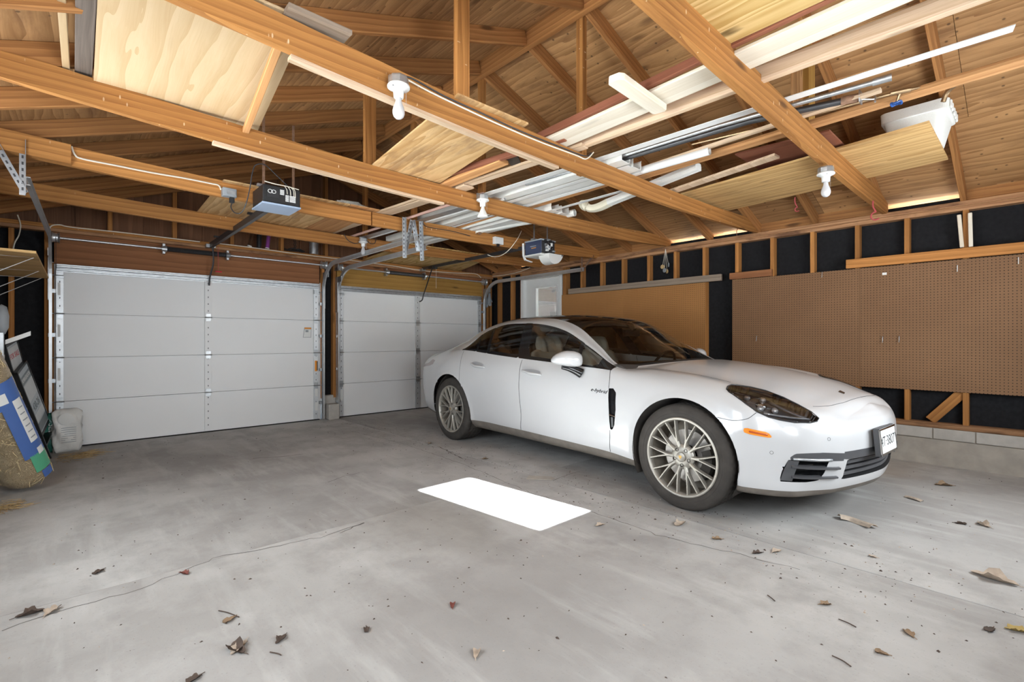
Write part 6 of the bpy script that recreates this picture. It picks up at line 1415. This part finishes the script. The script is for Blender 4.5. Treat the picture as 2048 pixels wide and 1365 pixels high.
ax = (Bt - A).normalized(); sd = ax.cross(Vector((0, 0, 1))).normalized(); Mr = Matrix((sd, ax.cross(sd) * -1, ax)).transposed().to_4x4()
Mr = Matrix.LocRotScale(A - ax * .02, ax.to_track_quat('Z', 'Y'), None); Lr = (Bt - A).length
rr = random.Random(11); b = MB(); nseg = 40; prof = []
for i in range(25):
    t = i / 24; prof.append((0.146 + .006 * math.sin(9 * t + 1) + (0 if .02 < t < .98 else -.05) + (-.018 if t < .06 else 0), Lr * t))
for (r, z) in prof:
    for k in range(nseg):
        a = 2 * PI * k / nseg; q_ = r * (1 + .012 * math.sin(5 * a + z * 17) + .010 * math.sin(11 * a - z * 31)); b.v.append((q_ * math.cos(a), q_ * math.sin(a), z))
for i in range(len(prof) - 1):
    for k in range(nseg): k2 = (k + 1) % nseg; b.f.append((i * nseg + k, i * nseg + k2, (i + 1) * nseg + k2, (i + 1) * nseg + k))
b.f += [tuple(range(nseg - 1, -1, -1)), tuple((len(prof) - 1) * nseg + k for k in range(nseg))]
rl = P(b, 'roll', M_SWRAP, M=Mr, smooth=SM)
# loose stalks showing through the film
st = MB()
for k in range(420):
    a = rr.uniform(0, 2 * PI); z = rr.uniform(.06, Lr * .95); da = rr.gauss(0, .30); dz = rr.gauss(0, .05); r = .1475
    p0, p1 = Vector((r * math.cos(a), r * math.sin(a), z)), Vector((r * math.cos(a + da), r * math.sin(a + da), min(Lr, max(.0, z + dz)))); mid = (p0 + p1) / 2; mid = Vector((mid.x, mid.y, 0)).normalized() * (r + .003) + Vector((0, 0, mid.z))
    st.tube([p0, mid, p1], .0021, 3, caps=False)
s_ = P(st, 'straw_stalks', mat('straw_bright', (.78, .60, .34), .6, var=.3, scale=60), M=Mr); s_['kind'] = 'stuff'
def roll_label(name, a0, a1, z0, z1, mt, r=.157, parent=None):
    b = MB(); n = 12
    for i in range(n + 1):
        a = a0 + (a1 - a0) * i / n
        for z in (z0, z1): b.v.append((r * math.cos(a), r * math.sin(a), z))
    b.f = [(2 * i, 2 * i + 2, 2 * i + 3, 2 * i + 1) for i in range(n)]
    return P(b, name, mt, M=Mr, smooth=SM) if parent is None else None
M_LBLUE = mat('blue_print', (.07, .15, .42), .4); M_LGREEN = mat('green_print', (.10, .42, .24), .4)
# direction from the roll to the viewer, in the roll's own turn angle
vdir = (Mr.inverted().to_3x3() @ (Vector((0, 0, 1.1)) - A)); av = math.atan2(vdir.y, vdir.x)
LB = lambda a, c, z0, z1, mt, n='printed_label', r=.157: roll_label(n, av + a, av + c, Lr * z0, Lr * z1, mt, r)
# which turn angle runs to the viewer's right
def _u(a):
    p = Mr @ Vector((.17 * math.cos(a), .17 * math.sin(a), Lr * .3)); return (_c * p.x - _s * p.y) / (_s * p.x + _c * p.y)
sg = 1 if _u(av + .5) > _u(av) else -1
LBs = lambda a, c, z0, z1, mt, r=.157, n='printed_label': LB(*((sg * a, sg * c) if sg > 0 else (sg * c, sg * a)), z0, z1, mt, n, r)
LBs(.15, 1.25, .24, .62, M_LBLUE); LBs(-.15, 1.2, .62, .80, M_LBLUE, n='printed_label'); LBs(.35, 1.2, .12, .25, M_LGREEN); LBs(.55, 1.1, .06, .115, M_LBLUE)
LBs(.62, 1.05, .34, .66, M_LABEL, .1585); LBs(.75, 1.1, .235, .285, M_LABEL, .1585); LBs(.1, .5, .66, .73, M_LABEL, .1585)
for k in range(6): LBs(.70, .98, .37 + .045 * k, .378 + .045 * k, M_GREYP, .1595)
# seed bags behind the signs
def bag(loc, w, d, h, mt, label, rot, tie=True):
    o = empty('seed_bag', loc, label, 'bag'); P = putter(o); R = Matrix.Translation(loc) @ Matrix.Rotation(rot, 4, 'Z'); rr = random.Random(int(h * 1000)); b = MB(); n = 28; m = 14
    for i in range(m + 1):
        t = i / m; kw = 1 - .10 * (2 * t - 1) ** 4 - (.25 if t > .97 else 0); kd = (1 - (2 * t - 1) ** 4 * .55) if t < .93 else .35 - .3 * (t - .93) / .07
        for q in range(n):
            a = 2 * PI * q / n; ca, sa = math.cos(a), math.sin(a); cr = .009 * math.sin(5 * a + 11 * t) + .006 * math.sin(11 * a - 23 * t) + .004 * math.sin(19 * a + 41 * t)
            b.v.append(((w / 2 * kw + cr) * math.copysign(abs(ca) ** .6, ca), (d / 2 * kd + cr) * math.copysign(abs(sa) ** .7, sa), h * t))
    for i in range(m):
        for q in range(n): q2 = (q + 1) % n; b.f.append((i * n + q, i * n + q2, (i + 1) * n + q2, (i + 1) * n + q))
    b.f += [tuple(range(n - 1, -1, -1)), tuple(m * n + q for q in range(n))]
    bb_ = P(b, 'sack', mt, M=R, smooth=True); return o, P, R
o, P, R = bag((.015, 6.80, 0), .23, .13, .44, mat('bag_white', (.80, .79, .76), .35, bump=.3, scale=18), 'crumpled white bag beside the left edge of the wide door', .15)
for k in range(8): P(MB().box(-.055, .06, -.071, -.0695, .10 + .021 * k, .105 + .021 * k), 'print_line', M_GREYP, M=R)
P(MB().lathe([(0, .001), (.06, 0), (.06, -.002)], 20, R @ Matrix.Translation((-.02, -.071, .34)) @ Matrix.Rotation(PI / 2, 4, 'X')), 'print_disc', M_LABEL)
o, P, R = bag((-.135, 6.86, 0), .20, .10, .40, mat('bag_green', (.035, .20, .15), .35, bump=.3, scale=18), 'dark green bag behind the legs of the yard signs', -.1)
text_obj('bag_text', 'SEED', .075, R @ Matrix.Translation((.04, -.057, .22)) @ Matrix.Rotation(PI / 2, 4, 'X') @ Matrix.Rotation(-PI / 2, 4, 'Z'), M_LABEL, o, .0006).matrix_parent_inverse = o.matrix_world.inverted()
# brush hanging under the shelf
o = empty('hanging_brush', (-.33, 6.45, 1.3), 'grey-handled brush hanging under the wall shelf', 'brush'); P = putter(o)
c = on_x(3, 640, -.36); P(MB().lathe([(0, .12), (.03, .10), (.042, .03), (.04, -.06), (.02, -.11), (0, -.115)], 14, Matrix.Translation(c)), 'handle', M_GREYP, smooth=True)
P(MB().box(c.x - .012, c.x + .012, c.y - .04, c.y + .04, c.z - .27, c.z - .10), 'ferrule', M_GALV); P(MB().box(c.x - .014, c.x + .014, c.y - .05, c.y + .05, c.z - .36, c.z - .27), 'bristles', M_LABEL)
P(MB().prism([(-.01, -.02), (.13, .05), (.13, .085), (-.01, .015)], -.003, .003, Matrix.Translation(c + Vector((.03, 0, -.17))) @ Matrix.Rotation(PI / 2, 4, 'X')), 'paper_tie', M_LABEL)
# straw litter at the foot of the roll and bags
b = MB(); rr = random.Random(21)
for k in range(260):
    if k < 170: c = Vector((rr.gauss(.12, .10), rr.gauss(6.40, .10), rr.uniform(.002, .03)))
    else: c = Vector((rr.gauss(-.30, .05), rr.gauss(4.78, .08), rr.uniform(.002, .02)))
    if c.x < XL + .02: continue
    a = rr.uniform(0, PI); L = rr.uniform(.02, .07); d = Vector((math.cos(a), math.sin(a), rr.uniform(-.05, .05))) * L; b.tube([c - d, c + d], .0016, 3, caps=False)
tag(b.build('straw_litter', M_STRAW), 'loose straw scattered on the floor in the left corner', 'straw', kind='stuff')
# ------------------------------------------------------------------ dead leaves, twigs and crumbs on the floor
def leaf(u, v, size, mt, label, lobes=5, curl=.35, aspect=.55, rot=None, seed=0):
    rr = random.Random(seed * 7 + int(u)); p = on_z(u, v, 0); b = MB(); n = 26; top = []
    a0 = rr.uniform(0, 2 * PI) if rot is None else rot
    for i in range(n):
        a = 2 * PI * i / n; r = size * (.62 + .38 * abs(math.cos(lobes * a / 2 + rr.uniform(-.1, .1))) ** .8); x, y = r * math.cos(a), r * aspect * math.sin(a); top.append((x, y))
    vs_ = [(0, 0, .004)] + [(x, y, .004 + curl * size * (abs(y) / (size * aspect)) ** 2 * (.6 + .8 * rr.random()) + .15 * curl * abs(x)) for x, y in top]
    inn = [(x * .5, y * .5, .004 + curl * size * .2 * (abs(y) / (size * aspect)) ** 2) for x, y in top]
    m = [(v_[0], v_[1], v_[2]) for v_ in vs_] + inn; F_ = []
    for i in range(n):
        j = (i + 1) % n; F_ += [(0, 1 + n + i, 1 + n + j), (1 + n + i, 1 + i, 1 + j, 1 + n + j)]
    b.add(m, F_); b.add([(x, y, z - .0022) for x, y, z in m], [f[::-1] for f in F_])
    b.tube([(size * .7, 0, .006), (size * 1.35, size * .12, .004)], .0016, 4)
    o = b.build('leaf', mt, smooth=SM, M=Matrix.Translation(p) @ Matrix.Rotation(a0, 4, 'Z'), fix=False); return tag(o, label, 'leaf', 'dead leaves on the garage floor')
LV = [(1988, 1160, .085, M_LEAFP, 'large pale dead leaf on the floor at the right', 1), (1360, 1050, .055, M_LEAFP, 'curled tan leaf on the floor in front of the car wheel', 2), (478, 1297, .045, M_LEAFP, 'curled pale leaf on the floor at the lower left', 3), (472, 1301, .05, M_LEAFD, 'dark leaf lying under the curled pale leaf at the lower left', 4),
      (562, 1281, .030, M_LEAFD, 'small folded dark leaf right of the curled pale leaf', 5), (197, 1146, .032, M_LEAFD, 'small dark pointed leaf on the left slab above the crack', 6), (369, 1149, .028, mat('red_leaf', (.20, .06, .045), .8), 'small dark red leaf on the crack in the left slab', 7), (905, 1213, .024, MATS['red_leaf'], 'tiny reddish leaf below the sunlit patch', 8),
      (1200, 1052, .035, M_LEAFP, 'pale orange leaf just right of the sunlit patch', 9), (1818, 1269, .030, M_LEAF, 'brown leaf on the bright floor at the lower right', 10), (1651, 1211, .026, M_LEAF, 'small brown leaf near the middle right of the floor', 11), (1762, 1309, .024, M_LEAF, 'small curled brown leaf at the lower right edge', 12),
      (1553, 1104, .036, M_LEAFP, 'pale leaf on the slab joint in front of the car', 13), (1434, 1080, .030, M_LEAF, 'rust coloured leaf on the slab joint near the front wheel', 14), (1515, 1108, .030, M_LEAFD, 'dark leaf standing on the slab joint', 15), (458, 1243, .030, M_LEAF, 'brown leaf beside the dark sprig at the lower left', 16),
      (1967, 1052, .045, M_LEAFP, 'pinkish flat leaf on the floor right of the car', 17), (1922, 1049, .032, M_LEAFD, 'dark leaf on the floor right of the car', 18), (2035, 1263, .04, mat('yellow_leaf', (.42, .30, .10), .8), 'yellowish leaf at the right edge of the floor', 19), (1980, 1262, .03, M_LEAFD, 'dark twiggy leaf next to the yellowish leaf', 20),
      (60, 1230, .045, M_LEAFD, 'dark torn leaf on the crack at the left edge', 21), (104, 1224, .042, M_LEAFP, 'pale torn leaf on the crack at the left edge', 22), (386, 1362, .03, M_LEAFD, 'dark leaf at the bottom edge', 23), (953, 1310, .028, M_LEAFP, 'small pale leaf at the bottom middle', 24), (1888, 972, .06, M_LEAF, 'brown leaf scraps by the concrete curb', 25),
      (733, 1262, .022, M_LEAFD, 'tiny dark leaf scrap left of the shoe print', 26), (1255, 890, .03, M_LEAF, 'ochre leaf on the floor below the front door of the car', 27), (860, 888, .04, M_LEAFP, 'small pale leaf scraps on the slab joint near the rear wheel', 28), (970, 919, .035, M_LEAF, 'tan leaf by the long crack beside the car', 29), (1745, 1115, .022, M_LEAFP, 'tiny pale leaf on the right slab', 30)]
for (u, v, s_, m_, l_, k) in LV: leaf(u, v, s_, m_, l_, lobes=3 + k % 4, curl=.25 + .3 * ((k * 37) % 10) / 10, seed=k)
# strip of curled bark and twigs
def strip(name, pts, w, mt, label, cat):
    P_ = smooth_path(pts, 5); b = MB(); b.sweep([(-w, 0), (-w * .5, w * .5), (0, w * .65), (w * .5, w * .5), (w, 0), (w * .5, w * .38), (0, w * .52), (-w * .5, w * .38)], P_); return tag(b.build(name, mt), label, cat)
strip('bark_strip', [on_z(1678, 1035, .012), on_z(1700, 1040, .004), on_z(1722, 1048, .002), on_z(1748, 1056, .012)], .032, M_LEAFP, 'curled pale strip of bark on the floor in front of the car', 'bark')
strip('bark_strip', [on_z(1812, 994, .004), on_z(1830, 998, .010), on_z(1845, 1004, .004)], .016, M_LEAFP, 'thin pale strip of bark near the right curb', 'bark')
for (p, l_) in ((((1677, 1239), (1695, 1246), (1712, 1255)), 'thin dark twig on the bright floor at the lower right'), (((1535, 1191), (1543, 1197), (1550, 1203)), 'short dark twig on the bright floor right of the middle'), (((1664, 1312), (1685, 1322), (1702, 1334)), 'crooked twig at the lower right edge'), (((437, 1222), (455, 1226), (478, 1235)), 'dark sprig with leaflets at the lower left'), (((540, 1305), (555, 1308), (562, 1311)), 'thin twig right of the curled pale leaf')):
    tag(MB().tube(smooth_path([on_z(u, v, .004) for u, v in p], 4), .0022, 5).build('twig', M_LEAFD), l_, 'twig')
tag(MB().prism([(-.11, -.055), (.10, -.045), (.125, .0), (.09, .05), (-.10, .045)], .0005, .006).build('mortar_patch', M_CONC_D, M=Matrix.Translation(on_z(1080, 957, 0)) @ Matrix.Rotation(-.9, 4, 'Z'), bevel=.003), 'flat crumbled mortar patch on the slab joint beside the car', 'patch')
rr = random.Random(77)
for (nm, mt_, num, lab) in (('floor_crumbs', M_LEAFD, 1500, 'tiny dark crumbs and leaf bits scattered over the floor'), ('floor_chips', M_LEAFP, 420, 'tiny pale chips scattered over the floor')):
    b = MB()
    for k in range(num):
        if rr.random() < .45: x = rr.gauss(2.93, .28); y = rr.uniform(-.3, 6.6)
        else: x = rr.uniform(-.2, 5.7); y = rr.uniform(.2, 6.8)
        if x < -.1 and y > 4: continue
        s_ = rr.uniform(.0022, .0070) * (1.5 if rr.random() < .08 else 1); a = rr.uniform(0, PI); c_, d_ = math.cos(a) * s_, math.sin(a) * s_; e_ = rr.uniform(.3, .8)
        b.add([(x - c_, y - d_, .0005), (x + d_ * e_, y - c_ * e_, .0005), (x + c_, y + d_, .0005), (x - d_ * e_, y + c_ * e_, .0005), (x, y, s_ * .7)], [(0, 1, 4), (1, 2, 4), (2, 3, 4), (3, 0, 4)])
    tag(b.build(nm, mt_, fix=False), lab, 'crumbs', kind='stuff')
# hairline cracks: slivers of dark grit lying in them
def crack(px, label, w=.003):
    P_ = [on_z(u, v, .0006) for u, v in px]; b = MB(); rr = random.Random(int(px[0][0])); pts = []
    for a, c in zip(P_, P_[1:]):
        n = max(3, int((c - a).length / .05))
        for i in range(n): q = a + (c - a) * (i / n); pts.append(q + Vector((rr.gauss(0, .006), rr.gauss(0, .006), 0)))
    pts.append(P_[-1]); L = []
    for i, p in enumerate(pts):
        d = (pts[min(i + 1, len(pts) - 1)] - pts[max(i - 1, 0)]).normalized(); s_ = Vector((-d.y, d.x, 0)) * w * rr.uniform(.4, 1.2); L += [p + s_, p - s_]
    b.add(L, [(2 * i, 2 * i + 1, 2 * i + 3, 2 * i + 2) for i in range(len(pts) - 1)]); return link('crack', b.mesh('crack', fix=False), M_GRIT, fl)
M_GRIT = mat('crack_grit', (.15, .135, .12), .95, var=.3)
crack([(880, 895), (900, 905), (925, 918)], '', .008); crack([(508, 917), (560, 914), (606, 909)], '', .006); crack([(655, 965), (690, 952), (726, 945)], '', .003); crack([(676, 1068), (700, 1058), (728, 1046)], '', .005); crack([(1105, 962), (1135, 950), (1160, 944)], '', .004)
crack([(0, 1262), (120, 1222), (250, 1188), (350, 1150), (430, 1116), (560, 1092), (640, 1076), (728, 1046)], '', .0028)
crack([(700, 862), (800, 886), (930, 930), (1060, 985), (1200, 1030), (1330, 1075), (1480, 1110), (1600, 1140)], '', .003)
